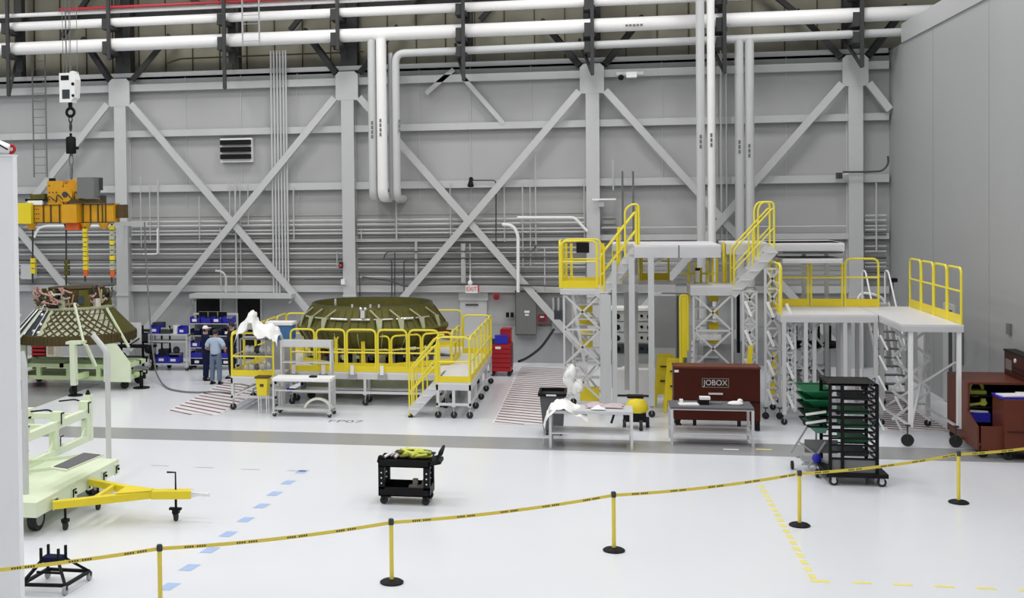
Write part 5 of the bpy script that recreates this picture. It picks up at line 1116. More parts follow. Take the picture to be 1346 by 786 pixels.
# yellow tall gates between the towers
t = thing('safety_gate', 'tall folded yellow gate hanging between the two stair towers', 'gate', (2.05, 32.2, 1.2))
p = WY(899, 388, 32.2); q = WY(899, 470, 32.2)
MB().path(fillet([(p.x-0.1,32.2,q.z-0.4),(p.x-0.1,32.2,p.z),(p.x+0.1,32.2,p.z),(p.x+0.1,32.2,q.z+0.2)],0.08,3), 0.03, 8).build('frame','yellow_bright',t,smooth=True)
MB().box(p.x-0.07, p.x+0.07, 32.19, 32.23, q.z, p.z-0.02).build('panel', 'yellow', t); MB().box(p.x-0.13, p.x-0.05, 32.15, 32.3, 0.1, q.z).build('stem','yellow',t); MB().cyl((p.x-0.09,32.2,0),0.12,0,0.1).build('foot','rubber',t)
for k in range(5): MB().tube((p.x+0.22,32.25,q.z-0.3+0.16*k),(p.x+0.24,32.25,q.z-0.2+0.16*k),0.05,8).build('hinge_sleeve','alu_bright',t)
t = thing('safety_gate', 'yellow rail cage rising between the upper decks of the two towers', 'gate', (2.8, 33, 3.2))
for k, (px, yt, yb) in enumerate(((905,345,400),(914,345,372),(922,352,372),(930,342,372),(937,338,372),(943,340,372),(951,318,372),(954,320,372),(961,324,372),(965,324,372))):
    a = WY(px, yt, 33.0); b = WY(px, yb, 33.0); MB().box(a.x-0.03, a.x+0.03, 32.95+0.08*(k%3), 33.0+0.08*(k%3), b.z, a.z).build('gate_post', 'yellow', t)
MB().box(WY(895,360,33.0).x, WY(940,360,33.0).x, 33.05, 33.1, WY(900,361,33).z, WY(900,358.5,33).z).build('gate_bar', 'yellow_bright', t)
p = WY(917, 358, 32.8); MB().cyl((p.x,32.8,0),0.06,p.z-0.25,p.z+0.05,10).build('lantern','cream',t); MB().cyl((p.x,32.8,0),0.065,p.z+0.05,p.z+0.12,10).build('lantern_cap','black',t)
# --- second tower
t = thing('stair_tower', 'middle tall stair platform with double yellow handrails above the brown tool chest', 'stair platform', (3.6, 33, 0))
b0, b1 = 2.3, 3.42
deckbox(t, b0, b1, Y0, Y1, 3.44, 0.26)
lattice(t, b0+0.08, b1-0.06, Y0+0.05, 0.35, 3.2, 3); lattice(t, b0+0.3, b1+0.1, Y1-0.05, 0.35, 3.2, 3, cross=False)
for i in range(8): MB().box(b0+0.15, b1-0.35, Y0+0.7, Y0+0.95, 0.45+i*0.33, 0.49+i*0.33).build('ladder_step', 'alu_bright', t)
for i in range(4): MB().box(b0+0.55, b0+0.8, Y0+0.95, Y0+1.0, 1.8+i*0.38, 2.0+i*0.38).build('yellow_plate', 'yellow', t)
MB().box(b0+0.1, b1-0.3, Y0+0.45, Y0+0.6, 1.95, 2.1).build('white_beam', 'pipe_white', t)
MB().cbox((b1-0.35, Y0+0.9, 1.0), (0.75, 0.1, 1.6)).build('grey_screen', 'mid_grey', t)
stair(t, (b1-0.08, Y0+0.4, 3.2), (4.42, Y0+0.4, 4.4), 0.8, 5, (0,1,0), rh=1.1)
for yy in (Y0+0.02, Y0+0.82): MB().path(fillet([(4.02,yy,4.1),(4.02,yy,5.45),(4.12,yy,5.62),(4.42,yy,5.62),(4.42,yy,4.3)],0.12,4), 0.026, 8).build('top_gate','yellow_bright',t,smooth=True)
deckbox(t, 3.3, 6.3, Y0+0.9, Y0+3.0, 4.52, 0.3, 'upper_deck'); deckbox(t, 4.42, 6.25, Y0+0.5, Y0+2.4, 4.52, 0.2, 'upper_deck')
deckbox(t, 4.7, 6.2, Y0+0.5, Y0+2.0, 4.12, 0.12, 'middle_deck')
MB().box(4.7, 6.2, Y0+0.45, Y0+0.5, 4.26, 4.3).build('dark_rail', 'dark_panel', t)
for (x0, x1, yy, n) in ((3.62,3.95,31.9,7),(4.15,4.5,31.7,7),(3.78,4.1,33.2,6),(4.55,4.8,31.2,6)): 
    lattice(t, x0, x1, yy, 0.3, 3.3 if x0 < 4 else 3.9 if x0 < 4.5 else 2.55, n, 'alu', True, w=0.06)
    for k in range(4): MB().bar((x0+0.04,yy-0.06,0.8+k*0.75),(x0+0.2,yy-0.06,0.4+k*0.75),0.02,0.07).build('bright_strut','pipe_white',t)
for x, yy in ((6.1,34.2),(4.75,34.2),(5.5,34.2)): MB().box(x-0.05,x+0.05,yy-0.05,yy+0.05,0.3,4.2).build('post','alu',t)
MB().box(b1+0.12, b1+0.2, Y0+0.6, Y0+0.7, 1.6, 3.2).build('dark_slot', 'black', t)
for x, z0, z1 in ((3.75,1.0,1.9),(4.35,0.6,1.75)):
    MB().slab([(x-0.1,31.75,z0),(x+0.02,31.75,z0),(x+0.1,31.75,z1),(x-0.02,31.75,z1)], 0.03).build('yellow_leaf', 'yellow', t); MB().box(x-0.12,x+0.1,31.72,31.8,z0-0.1,z0).build('leaf_foot','cream',t)
casters(t, [(b0+0.08,Y0+0.05),(b1-0.06,Y0+0.05),(3.62,31.9),(3.95,31.9),(4.15,31.7),(4.5,31.7),(6.1,34.2),(4.75,34.2),(5.5,34.2)], 0.09, 0.32, 'dark_panel')
# --- third, lower platform
t = thing('access_platform', 'lower L-shaped aluminium platform with yellow hoop rails at the right', 'work platform', (6.6, 31, 0))
z3 = 2.8
c0, c1, c2, c3 = 4.42, 6.72, 6.74, 8.05
deckbox(t, c0, c1, 30.9, 33.2, z3, 0.2); deckbox(t, c2, c3, 28.6, 33.3, z3, 0.17)
guard(t, (c0,30.95), (c0,32.9), z3, 1.25, toe=0.2, mid=0.75); guard(t, (c0+0.02,30.95),(c0+0.02,31.8), z3, 1.22, toe=0)
X_ = [WY(x, 404, 33.0).x for x in (1022,1064,1067,1109,1112,1157)]
for i in range(3): guard(t, (X_[2*i],33.15), (X_[2*i+1],33.15), z3, 1.28, toe=0.2, mid=0.78, r=0.03, gap=0.01)
for i in range(4): a = 28.65+i*1.15; guard(t, (c3-0.03,a), (c3-0.03,a+1.12), z3, 1.28, toe=0.2, mid=0.75, r=0.03)
for x, yy in ((c0+0.08,30.95),(5.02,30.95),(5.28,31.3),(5.95,30.95),(6.1,32.6),(c1-0.05,30.95),(c0+0.1,33.1),(c1-0.05,33.1),(c2+0.12,31.2),(c3-0.1,31.2),(c3-0.1,33.2)): MB().box(x-0.045,x+0.045,yy-0.045,yy+0.045,0.3,z3-0.2).build('post','alu',t)
MB().box(5.9, 6.15, 31.2, 31.3, 0.3, z3-0.2).build('wide_mast','steel_paint',t)
for x in (c2+0.2, c3-0.08): MB().box(x-0.045,x+0.045,28.65,28.74,0.42,z3-0.17).build('tube_leg','pipe_white',t)
for (x0,x1,yy) in ((c0+0.1,c0+0.85,31.6),(5.05,5.6,31.9),(c2+0.05,c2+0.9,29.8)):
    for k in range(3): MB().bar((x0,yy,0.4+k*0.75),(x1,yy,1.1+k*0.75),0.03,0.06).bar((x0,yy,1.1+k*0.75),(x1,yy,0.4+k*0.75),0.03,0.06).build('cross_brace_bar','steel_paint',t)
MB().bar((c2+0.25,28.8,0.5),(c3-0.1,31.2,1.9),0.05,0.05).bar((c2+0.25,31.2,0.5),(c3-0.1,28.9,1.9),0.05,0.05).bar((c2+0.2,28.75,0.45),(c2+0.15,31.2,0.45),0.05,0.05).bar((c3-0.08,28.8,0.45),(c3-0.1,31.2,0.45),0.05,0.05).build('cross_brace_bar','alu',t)
for k in range(5):
    for x in (6.55, 6.95): MB().bar((x,29.9+0.1*k,2.4-k*0.5),(x+0.17,29.9+0.1*k,2.05-k*0.5),0.03,0.045).build('bright_strut','pipe_white',t)
casters(t, [(c0+0.08,30.95),(5.02,30.95),(5.95,30.95),(6.1,32.6),(c1-0.05,30.95),(c0+0.1,33.1),(c1-0.05,33.1),(c3-0.1,31.2),(c3-0.1,33.2),(c2+0.12,31.2),(5.28,31.3)], 0.08, 0.3)
casters(t, [(c2+0.12,28.62),(c3-0.16,28.62)], 0.14, 0.5, 'dark_panel')
# rolling stair behind it
t = thing('rolling_stair', 'grey rolling staircase with dark treads seen under the lower platform', 'stair', (7.0, 36, 0))
p = WY(1165, 440, 36.0); x0, x1 = WY(1149,440,35.5).x, WY(1180,440,35.5).x
for i in range(11):
    z = 0.3+i*0.22; MB().box(x0, x1, 34.3+i*0.2, 34.55+i*0.2, z, z+0.035).build('tread', 'grey_panel', t)
for x in (x0, x1): MB().bar((x,34.3,0.15),(x,36.6,2.6),0.04,0.15).build('stringer','alu',t); MB().path(fillet([(x,34.3,0.2),(x,34.4,1.3),(x,36.6,3.55),(x,37.0,3.55),(x,37.0,0.2)],0.15,3),0.025,8).build('handrail','pipe_white',t,smooth=True)
for k in range(3): MB().box(x0+0.12, x0+0.32, 36.4, 36.45, 1.6+k*0.42, 1.9+k*0.42).build('yellow_plate','yellow',t)
MB().box(x0,x1,36.5,37.0,2.5,2.6).build('deck','alu',t); casters(t,[(x0,34.4),(x1,34.4),(x0,36.9),(x1,36.9)],0.07,0.16,'black')
a = WY(1128,383,37.5); b = WY(1163,390,37.5); c = WY(1171,404,37.5)
tag(MB().path(fillet([(a.x,37.5,0.0),(a.x,37.5,a.z),(b.x,37.5,b.z),(c.x+0.2,37.5,0.0)],0.3,4),0.04,8).build('white_handrail','pipe_white',smooth=True),'white bent handrail standing behind the lower platform','handrail')
# equipment behind the towers
a = WY(806,408,36.5); b = WY(852,482,36.5)
t = thing('test_console', 'white test console with rows of black dials behind the left tower', 'console', ((a.x+b.x)/2,36.5,0))
MB().box(a.x-0.05,b.x+0.05,36.5,37.3,0,a.z).build('cabinet','mid_grey',t); MB().box(a.x-0.06,b.x+0.08,36.4,37.3,a.z,a.z+0.08).build('white_top','pipe_white',t)
for r in range(4):
    z = a.z-0.18-r*0.33; MB().box(a.x,b.x+0.02,36.47,36.5,z-0.13,z+0.15).build('panel_face','pipe_grey' if r<3 else 'dark_panel',t)
    for k in range(5): MB().wheel((a.x+0.12+k*0.24,36.46,z+0.02*(k%2)),0.045 if k%2 else 0.085,0.03,'y',12).build('dial','black',t)
for k in range(2): MB().ball((a.x+0.4+k*0.75,36.45,0.55),0.14,8,6,(1.6,1,1)).build('white_hood','white_plastic',t,smooth=True)
for k in range(2): 
    p = WY(822+27*k,515,35.0); t = thing('white_floor_block','white block added for the white floor seen behind the left tower, '+('left' if k==0 else 'right')+' of two','cabinet',(p.x,35.0,0)); MB().box(p.x-0.27,p.x+0.27,34.9,35.4,0.06,0.78).build('body','white_plastic',t); MB().box(p.x-0.25,p.x-0.24,34.89,34.9,0.1,0.75).build('door_edge','mid_grey',t); MB().box(p.x-0.25,p.x+0.25,34.95,35.35,0,0.06).build('plinth','dark_panel',t)  # added white blocks, standing in for bright floor seen through the tower
a = WY(862,388,36); b = WY(889,388,36)
t = thing('grey_cabinet', 'tall plain grey cabinet between the two stair towers', 'cabinet', (a.x,36,0)); MB().box(a.x-0.12,b.x,36,36.7,0,2.85).build('body','mid_grey',t); MB().box(b.x,b.x+0.3,36.1,36.7,0,2.85).build('side_panel','grey_panel',t); MB().box(a.x-0.1,b.x-0.03,35.985,36,0.1,1.3).build('door','pipe_grey',t)
a = WY(1036,430,34.5); b = WY(1090,430,34.5)
t = thing('storage_rack','grey rack with black straps and bags under the lower platform','rack',((a.x+b.x)/2,34.5,0))
for x in (a.x,(a.x+b.x)/2,b.x): MB().box(x-0.04,x+0.04,34.5,35.2,0.1,2.6).build('upright','steel_paint',t)
for z in (0.35,0.95,1.45,2.2): MB().box(a.x,b.x,34.5,35.2,z,z+0.06).build('shelf','pipe_white',t)
for k in range(3): MB().ball((a.x+0.25+k*0.45,34.55,1.62),0.24,10,6,(1,1,0.5)).build('black_bag','black',t,smooth=True)
for k in range(4): MB().box(a.x+0.18+k*0.3,a.x+0.24+k*0.3,34.45,34.5,1.6,2.15).build('strap','black',t)
MB().box(a.x+0.05,b.x-0.05,34.6,35.1,0.41,0.85).build('mesh_basket','mid_grey',t); MB().box(a.x+0.05,b.x-0.05,34.7,35.1,2.26,2.6).build('grey_case','grey_panel',t)
casters(t,[(a.x,34.5),(b.x,34.5),(a.x,35.2),(b.x,35.2)],0.06,0.14,'black')
# hanging plastic garment bags on the first tower
for k,(pts,lab) in enumerate((([(757,478),(757,490),(758,505),(758,516)],'white plastic bag hanging on the first tower, left of two'),([(768,500),(767,510),(769,518)],'white plastic bag hanging on the first tower, right of two'))):
    blob('hanging_bag', lab, [WY(x-8,y,31.6) for x,y in pts], 'white_sheet', 'bag', [(0.1,0.1),(0.17,0.14),(0.2,0.15),(0.15,0.12)][:len(pts)])

# ------------------------------------------------------------------ yellow folded barriers
for k, px in enumerate((873, 886)):
    p = WY(px, 466+6*k, 33.4-0.9*k); yy = p.y
    t = thing('folding_barrier', 'folded yellow plastic barrier leaning by the brown tool chest, '+('rear' if k==0 else 'front')+' one', 'barrier', (p.x,yy,0))
    for s_ in (-1,1):
        m = MB().slab([(p.x-0.3,yy+s_*0.2,0.02),(p.x-0.22,yy+s_*0.2,0.02),(p.x-0.1,yy+s_*0.03,p.z-0.1),(p.x-0.18,yy+s_*0.03,p.z)], 0.03*s_)
        m.slab([(p.x+0.06,yy+s_*0.2,0.02),(p.x+0.16,yy+s_*0.2,0.02),(p.x+0.26,yy+s_*0.03,p.z),(p.x+0.16,yy+s_*0.03,p.z-0.1)], 0.03*s_)
        m.slab([(p.x-0.22,yy+s_*0.17,0.35),(p.x+0.12,yy+s_*0.17,0.35),(p.x+0.2,yy+s_*0.04,p.z-0.03),(p.x-0.14,yy+s_*0.04,p.z-0.03)], 0.02*s_)
        m.build('panel','yellow',t)
        for z in (0.7,1.1): MB().box(p.x-0.12,p.x+0.08,yy-0.2 if s_<0 else yy+0.17,yy-0.17 if s_<0 else yy+0.2,z,z+0.05).build('slot','olive_brown',t)
    MB().box(p.x-0.18,p.x+0.26,yy-0.06,yy+0.06,p.z-0.04,p.z+0.02).build('hinge_cap','yellow',t)

# ------------------------------------------------------------------ brown tool chest and benches
t = thing('tool_chest', 'large brown steel tool chest with a raised lid behind the right bench', 'tool chest', (2.77,30.3,0))
J0,J1,JZ = 1.74,3.8,1.53
MB().box(J0,J1,30.0,30.75,0.25,0.72).build('body','brown_box',t); MB().slab([(J0,30.0,0.72),(J1,30.0,0.72),(J1,30.0,JZ),(J0,30.0,JZ)],-0.62).build('lid','brown_box',t)
MB().box(J0-0.01,J1+0.01,29.98,30.66,JZ,JZ+0.05).build('lid_rim','brown_side',t); MB().box(J0,J1,29.985,30.0,0.7,0.74).build('seam','black',t)
text_mesh('lettering','JOBOX',0.19,((J0+J1)/2-0.03,29.985,1.18),ROT_FRONT,'pipe_grey',t,0.003,0.95)
xc=(J0+J1)/2-0.03
MB().box(xc-0.32,xc+0.32,29.99,29.999,1.28,1.295).box(xc-0.32,xc+0.32,29.99,29.999,1.065,1.08).box(xc-0.32,xc-0.305,29.99,29.999,1.08,1.28).box(xc+0.305,xc+0.32,29.99,29.999,1.08,1.28).build('plate_outline','stone_grey',t)
MB().box(xc-0.17,xc+0.17,29.93,30.0,0.9,0.935).build('handle','pipe_grey',t); MB().box(J0+0.02,J0+0.12,29.985,30.0,JZ-0.1,JZ-0.04).build('sticker','sign_white',t)
for x in (J0+0.08,J0+0.5,J1-0.5,J1-0.05): MB().box(x-0.04,x+0.04,30.0,30.1,0.02,0.25).build('foot','black',t)
casters(t,[(J0+0.12,30.1),(J1-0.08,30.1),(J0+0.12,30.65),(J1-0.08,30.65)],0.08,0.25,'black')
table('work_bench','low metal work bench with white plastic sheeting on its left end',-1.22,0.68,27.37,28.25,0.88,m='alu',top='pipe_grey',shelves=(0.36,),lw=0.06,cast=False,cat='bench')
table('work_bench','low metal work bench in front of the brown tool chest',1.55,3.42,28.05,29.0,0.9,m='alu',top='grey_plate',shelves=(0.3,),lw=0.06,cast=False,cat='bench')
b_ = lambda x,y,Y=27.8: WY(x,y,Y)
pr = [b_(x, y, 27.7) for x, y in ((716,572),(715,556),(719,541),(727,532),(738,526),(750,531),(760,537),(772,541))]
drape('plastic_sheeting', 'white plastic sheeting bunched on the left end of the left bench and hanging over it', [(p.x, p.z) for p in pr], 27.3, 28.3, 0.14, 'white_sheet', 9, amp=0.08)
sheet('lilac_cloth','folded lilac grey cloth lying on the left bench',(0.05,27.95,0.885),0.42,0.22,0.12,'lilac',5,'cloth')
sheet('paper_wrap','small white paper wrap lying at the front of the left bench',(-0.1,27.55,0.885),0.16,0.1,0.1,'white_sheet',8,'paper',nx=8,ny=6)
t=thing('paper_stack','white papers lying at the left of the right bench','paper',(1.95,28.4,0.9)); MB().cbox((1.98,28.4,0.915),(0.45,0.3,0.03),0.1).build('sheets','sign_white',t); MB().cbox((1.82,28.5,0.95),(0.08,0.1,0.12)).build('roll_end','sign_white',t)
t=thing('black_instrument','black instrument with a white top on the right bench','instrument',(2.32,28.5,0.9)); MB().box(2.2,2.45,28.4,28.65,0.9,1.02).build('body','black',t); MB().cbox((2.36,28.5,1.05),(0.24,0.2,0.06)).build('screen_cover','sign_white',t); MB().box(2.5,2.75,28.5,28.7,0.9,0.93).build('pad','grey_panel',t)
t=thing('white_bowl','white bundle lying at the right of the right bench','bowl',(3.1,28.5,0.9)); MB().ball((3.05,28.5,0.93),0.14,12,6,(1.3,0.8,0.45)).build('bundle','sign_white',t,smooth=True); MB().ball((3.16,28.55,0.97),0.07,8,5).build('knot','sign_white',t,smooth=True)
for k,(px,m) in enumerate(((965,'sign_white'),(1008,'tape_yellow'))): 
    p=G(px-4,591); tag(MB().box(p.x-0.17,p.x+0.17,p.y-0.05,p.y+0.05,0.005,0.007).build('floor_label',m),('white' if k==0 else 'yellow')+' floor label on the grey walkway by the right bench','label')
# black waste bin
p = Vector((-1.2,29.1,0)); t = thing('waste_bin','black wheeled waste bin left of the sheeting covered bench','bin',p)
MB().add([(p.x-0.22,28.9,0.08),(p.x+0.24,28.9,0.08),(p.x+0.24,29.5,0.08),(p.x-0.22,29.5,0.08),(p.x-0.3,28.75,1.0),(p.x+0.3,28.75,1.0),(p.x+0.3,29.6,1.0),(p.x-0.3,29.6,1.0)],[(0,3,2,1),(0,1,5,4),(1,2,6,5),(2,3,7,6),(3,0,4,7)]).build('tub','grey_plate',t)
for a in ((p.x-0.34,p.x+0.34,28.7,28.77),(p.x-0.34,p.x+0.34,29.58,29.65),(p.x-0.34,p.x-0.28,28.77,29.58),(p.x+0.28,p.x+0.34,28.77,29.58)): MB().box(*a,0.98,1.05).build('rim','black',t)
MB().box(p.x-0.14,p.x+0.1,28.69,28.7,0.99,1.03).build('label_plate','sign_white',t); MB().wheel((p.x-0.15,28.95,0.08),0.08,0.05).wheel((p.x+0.2,28.95,0.08),0.08,0.05).build('wheel','rubber',t)
# yellow and black floor machine
p = G(836,566); t = thing('floor_machine','yellow and black wheeled floor machine right of the left bench','machine',p)
x,y = p.x,p.y
MB().lathe([(0.001,0.42),(0.26,0.42),(0.28,0.5),(0.26,0.62),(0.18,0.72),(0.001,0.75)],(x+0.03,y+0.3,0),20).build('hood','yellow',t,smooth=True)
MB().box(x-0.3,x+0.25,y+0.05,y+0.6,0.2,0.42).build('chassis','black',t); MB().cbox((x-0.35,y+0.25,0.5),(0.3,0.2,0.06),0,0,0.3).build('front_guard','yellow',t); MB().box(x-0.2,x+0.2,y+0.35,y+0.65,0.74,0.8).build('top_cap','black',t)
for dx,dy in ((0.12,0.02),(-0.28,0.08),(0.3,0.5)): MB().wheel((x+dx,y+dy,0.13),0.13,0.08).build('wheel','rubber',t,smooth=True); MB().wheel((x+dx,y+dy,0.13),0.05,0.1).build('wheel_hub','pipe_white',t.children[-1])
MB().path([(x-0.15,y+0.3,0.4),(x-0.5,y+0.2,0.45),(x-0.6,y+0.1,0.15)],0.03,6).build('hose','black',t)
# red cabinet by the back wall
p = G(660,495); y = p.y; x0,x1 = -3.6,-2.93
t = thing('red_tool_cabinet','red wheeled tool cabinet near the back wall beside the grey electrical panel','tool cabinet',(p.x,y,0))
MB().box(x0,x1,y,y+0.95,0.16,1.05).build('body','red',t); MB().box(x0-0.03,x0,y+0.05,y+0.9,0.2,0.55).build('side_shelf','red',t)
MB().box(x0+0.3,x1-0.02,y+0.35,y+0.8,1.05,1.5).build('top_box','red',t); MB().box(x0+0.34,x1+0.0,y+0.33,y+0.82,1.48,1.53).build('top_rim','red',t)
for k in range(5): MB().box(x0+0.02,x1-0.02,y-0.012,y,0.3+k*0.15,0.31+k*0.15).build('drawer_gap','brown_box',t)
MB().box(x0+0.17,x0+0.35,y-0.016,y,0.9,0.98).build('label_plate','sign_white',t); MB().box(x1,x1+0.02,y+0.1,y+0.85,0.3,1.0).build('side_panel','brown_side',t)
casters(t,[(x0+0.08,y+0.06),(x1-0.06,y+0.06),(x0+0.08,y+0.85),(x1-0.06,y+0.85)],0.07,0.17,'black')
t = thing('blue_case','blue case lying on top of the red tool cabinet','case',(x0+0.3,y+0.2,1.05)); MB().cbox((x0+0.35,y+0.17,1.2),(0.42,0.3,0.27),0.1).build('case','blue',t); MB().cbox((x0+0.08,y+0.2,1.13),(0.14,0.25,0.16)).build('pouch','dark_panel',t)
# ------------------------------------------------------------------ black rack and green litters
t = thing('litter_rack','tall black wheeled rack with many shelves on the white floor','rack',(4.9,25.1,0))
r0,r1,ya,yb2 = 4.45,5.33,24.62,25.6
MB().box(4.36,5.52,24.5,25.7,0.17,0.25).build('base','black',t)
for x,yy in ((r0,ya),(4.68,ya),(r1,ya),(r1,yb2),(r0,yb2)): MB().box(x-0.03,x+0.03,yy-0.03,yy+0.03,0.25,1.99).build('upright','black',t)
for i in range(12):
    z = 0.5+i*0.135
    MB().box(r0,r1,ya,ya+0.04,z,z+0.035).build('shelf_rail','black',t); MB().box(r1-0.02,r1+0.02,ya,yb2,z,z+0.03).build('side_rail','black',t); MB().box(r0,r1,yb2-0.04,yb2,z,z+0.03).build('shelf_rail','black',t)
    if i%2: MB().torus((r1-0.09,ya-0.03,z+0.07),0.07,0.014,Matrix.Rotation(0.5,3,'Y')@Matrix.Diagonal((0.5,1,1.3)),12,5).build('strap_loop','dark_panel',t)
MB().box(r0-0.03,r1+0.03,ya,yb2,1.97,2.01).build('top_frame','black',t)
MB().box(r0,r1,ya+0.01,ya+0.03,0.25,0.5).build('kick_panel','grey_panel',t)
for i in range(5): MB().box(4.72,5.2,24.75,25.4,0.55+i*0.28,0.63+i*0.28).build('stored_pad','green' if i in (1,2,3) else 'dark_panel',t)
for x,yy in ((4.5,24.55),(5.4,24.55),(4.5,25.6),(5.4,25.6)):
    MB().wheel((x,yy,0.09),0.09,0.05,'y',14).build('wheel','rubber',t,smooth=True); MB().wheel((x,yy,0.09),0.045,0.07,'y').build('wheel_hub','pipe_grey',t.children[-1]); MB().box(x-0.04,x+0.04,yy-0.03,yy+0.05,0.12,0.18).build('caster_fork','pipe_grey',t)
t0 = thing('litter_cart','grey wheeled frame holding green rescue litters left of the black rack','cart',(4.3,25.8,0))
for (a,b) in (((3.9,25.9,0.35),(4.25,25.9,0.95)),((4.35,25.6,0.05),(4.35,25.6,1.0)),((3.95,25.4,0.7),(4.6,25.4,0.2)),((4.15,25.4,0.15),(4.5,25.4,0.7)),((4.05,25.5,0.2),(4.9,25.5,0.2)),((4.05,26.2,0.2),(4.9,26.2,0.2)),((4.05,25.5,0.62),(4.75,25.5,0.62))): MB().bar(a,b,0.035,0.035).build('frame_tube','mid_grey',t0)
MB().box(4.1,4.7,25.5,26.1,0.2,0.26).build('tray','mid_grey',t0); MB().box(4.1,4.75,25.45,25.5,0.45,0.72).build('panel','grey_panel',t0)
for x,yy in ((4.3,25.2),(3.92,25.9),(4.7,26.2)): MB().wheel((x,yy,0.09),0.09,0.05).build('wheel','rubber',t0,smooth=True)
MB().bar((4.3,25.22,0.12),(4.3,25.5,0.2),0.04,0.04).build('wheel_arm','mid_grey',t0)
MB().ball((4.33,25.4,0.35),0.1,10,6,(1,.6,1.1)).build('blue_pouch','blue',t0,smooth=True)
for k in range(5):
    z = 0.86+k*0.18; w_ = 0.14+0.02*k
    t = thing('rescue_litter','green moulded litter in the stack left of the black rack, '+['lowest','second from the bottom','middle','second from the top','topmost'][k],'litter',(4.35,25.7,z),'green rescue litters')
    m = 'green' if k > 2 else 'green_pale' if k == 0 else 'green'
    MB().add([(4.4-w_-0.1,25.35,z+0.15),(4.4+w_,25.35,z+0.15),(4.4+w_,26.5,z+0.15),(4.4-w_-0.1,26.5,z+0.15),(4.4-w_*0.5,25.45,z),(4.4+w_*0.8,25.45,z),(4.4+w_*0.8,26.4,z),(4.4-w_*0.5,26.4,z)],[(0,1,5,4),(1,2,6,5),(2,3,7,6),(3,0,4,7),(4,5,6,7)]).build('shell',m,t)
    MB().path([(4.4-w_-0.1,25.35,z+0.15),(4.4+w_,25.35,z+0.15),(4.4+w_,26.5,z+0.15),(4.4-w_-0.1,26.5,z+0.15),(4.4-w_-0.1,25.35,z+0.15)],0.022,6).build('rim','green' if k>2 else 'black',t)
    if k in (1,2): MB().bar((4.1,25.33,z+0.04),(4.5,25.33,z+0.11),0.02,0.05).build('white_strap','sign_white',t)
# ------------------------------------------------------------------ brown job-site cabinets at the right wall
t = thing('brown_cabinet','large brown open fronted steel cabinet with yellow and blue goods by the right wall','cabinet',(8.6,29.5,0))
M0_ = 8.02
MB().box(M0_,M0_+0.04,28.2,29.8,0.2,1.52).build('left_side','brown_side',t); MB().box(M0_+0.04,9.3,29.74,29.8,0.2,1.52).build('back','brown_box',t); MB().box(M0_,9.3,28.15,29.8,1.52,1.57).build('roof','brown_side',t)
MB().box(9.26,9.3,28.2,29.74,0.2,1.52).build('right_side','brown_box',t); MB().box(M0_+0.04,9.26,28.2,29.74,0.2,0.26).build('bottom','brown_box',t)
for z in (0.62,0.95,1.22): MB().box(M0_+0.04,9.26,28.35,29.7,z,z+0.03).build('shelf','black',t)
MB().slab([(M0_,27.4,0.2),(M0_,28.2,0.2),(M0_,28.2,0.95),(M0_,27.4,0.7)],-0.04).build('lower_side','brown_side',t)
MB().box(M0_+0.04,8.5,27.4,27.44,0.2,0.72).build('lower_front','brown_side',t)
casters(t,[(8.15,27.6),(8.15,29.6),(9.15,29.6)],0.13,0.26,'black')
t = thing('brown_chest','brown steel chest with papers on top at the right edge','chest',(8.95,27.8,0))
MB().box(8.5,9.35,27.3,28.1,0.2,1.32).build('body','brown_side',t); MB().box(8.56,9.35,27.28,27.3,0.62,0.64).build('seam','brown_box',t); casters(t,[(8.6,27.4),(9.25,27.4),(8.6,28.0),(9.25,28.0)],0.09,0.2,'black')
t = thing('paper_box','blue tray of white papers on top of the brown chest','tray',(8.8,27.7,1.32)); MB().box(8.46,9.2,27.4,28.05,1.32,1.36).build('tray','blue',t); MB().cbox((8.75,27.65,1.375),(0.5,0.4,0.025),0.15).cbox((9.05,27.75,1.385),(0.3,0.4,0.03),-0.1).build('papers','sign_white',t)
t = thing('yellow_hose_bundle','yellow hose bundle on the upper shelf of the brown cabinet','hose',(8.3,28.5,1.25)); MB().torus((8.3,28.6,1.36),0.16,0.04,Matrix.Rotation(0.3,3,'Z')).box(8.1,8.5,28.5,28.8,1.25,1.33).build('bundle','lime_strap',t)
t = thing('yellow_tool_bundle','yellow green tool bundle on the middle shelf of the brown cabinet','tool',(8.3,28.5,0.98)); MB().bar((8.1,28.5,1.0),(8.5,28.5,1.06),0.06,0.05).cbox((8.42,28.5,1.08),(0.1,0.1,0.16)).build('tools','lime_strap',t)
t = thing('blue_tote','blue tote with white sheets in the bottom of the brown cabinet','tote',(8.3,28.4,0.65)); MB().box(8.1,8.52,28.3,28.9,0.65,0.86).build('tote','blue',t); MB().cbox((8.28,28.5,0.88),(0.4,0.3,0.04),0.1,0,0.05).build('sheets','sign_white',t)
t = thing('wall_locker','dark brown wall locker with a pale sticker high at the right edge of the view','locker',(9.3,28.8,1.6)); MB().box(9.18,9.43,28.0,29.5,1.58,2.12).build('body','brown_box',t); MB().box(9.17,9.18,29.0,29.4,1.72,1.95).build('sticker','stone_grey',t); MB().box(9.16,9.43,27.98,29.52,2.12,2.16).build('top_edge','black',t); MB().wheel((9.17,28.75,1.98),0.05,0.03,'x').build('lock','sign_white',t); MB().box(9.17,9.18,28.2,28.9,1.7,1.72).box(9.17,9.18,28.2,28.9,1.8,1.82).build('trim_line','black',t)
t = thing('white_post','thin white post standing at the right wall behind the brown cabinet','post',(8.61,34.5,0)); MB().box(8.55,8.68,34.5,34.6,0.02,2.7).build('shaft','pipe_white',t); MB().box(8.5,8.73,34.45,34.65,0,0.02).build('foot','mid_grey',t)
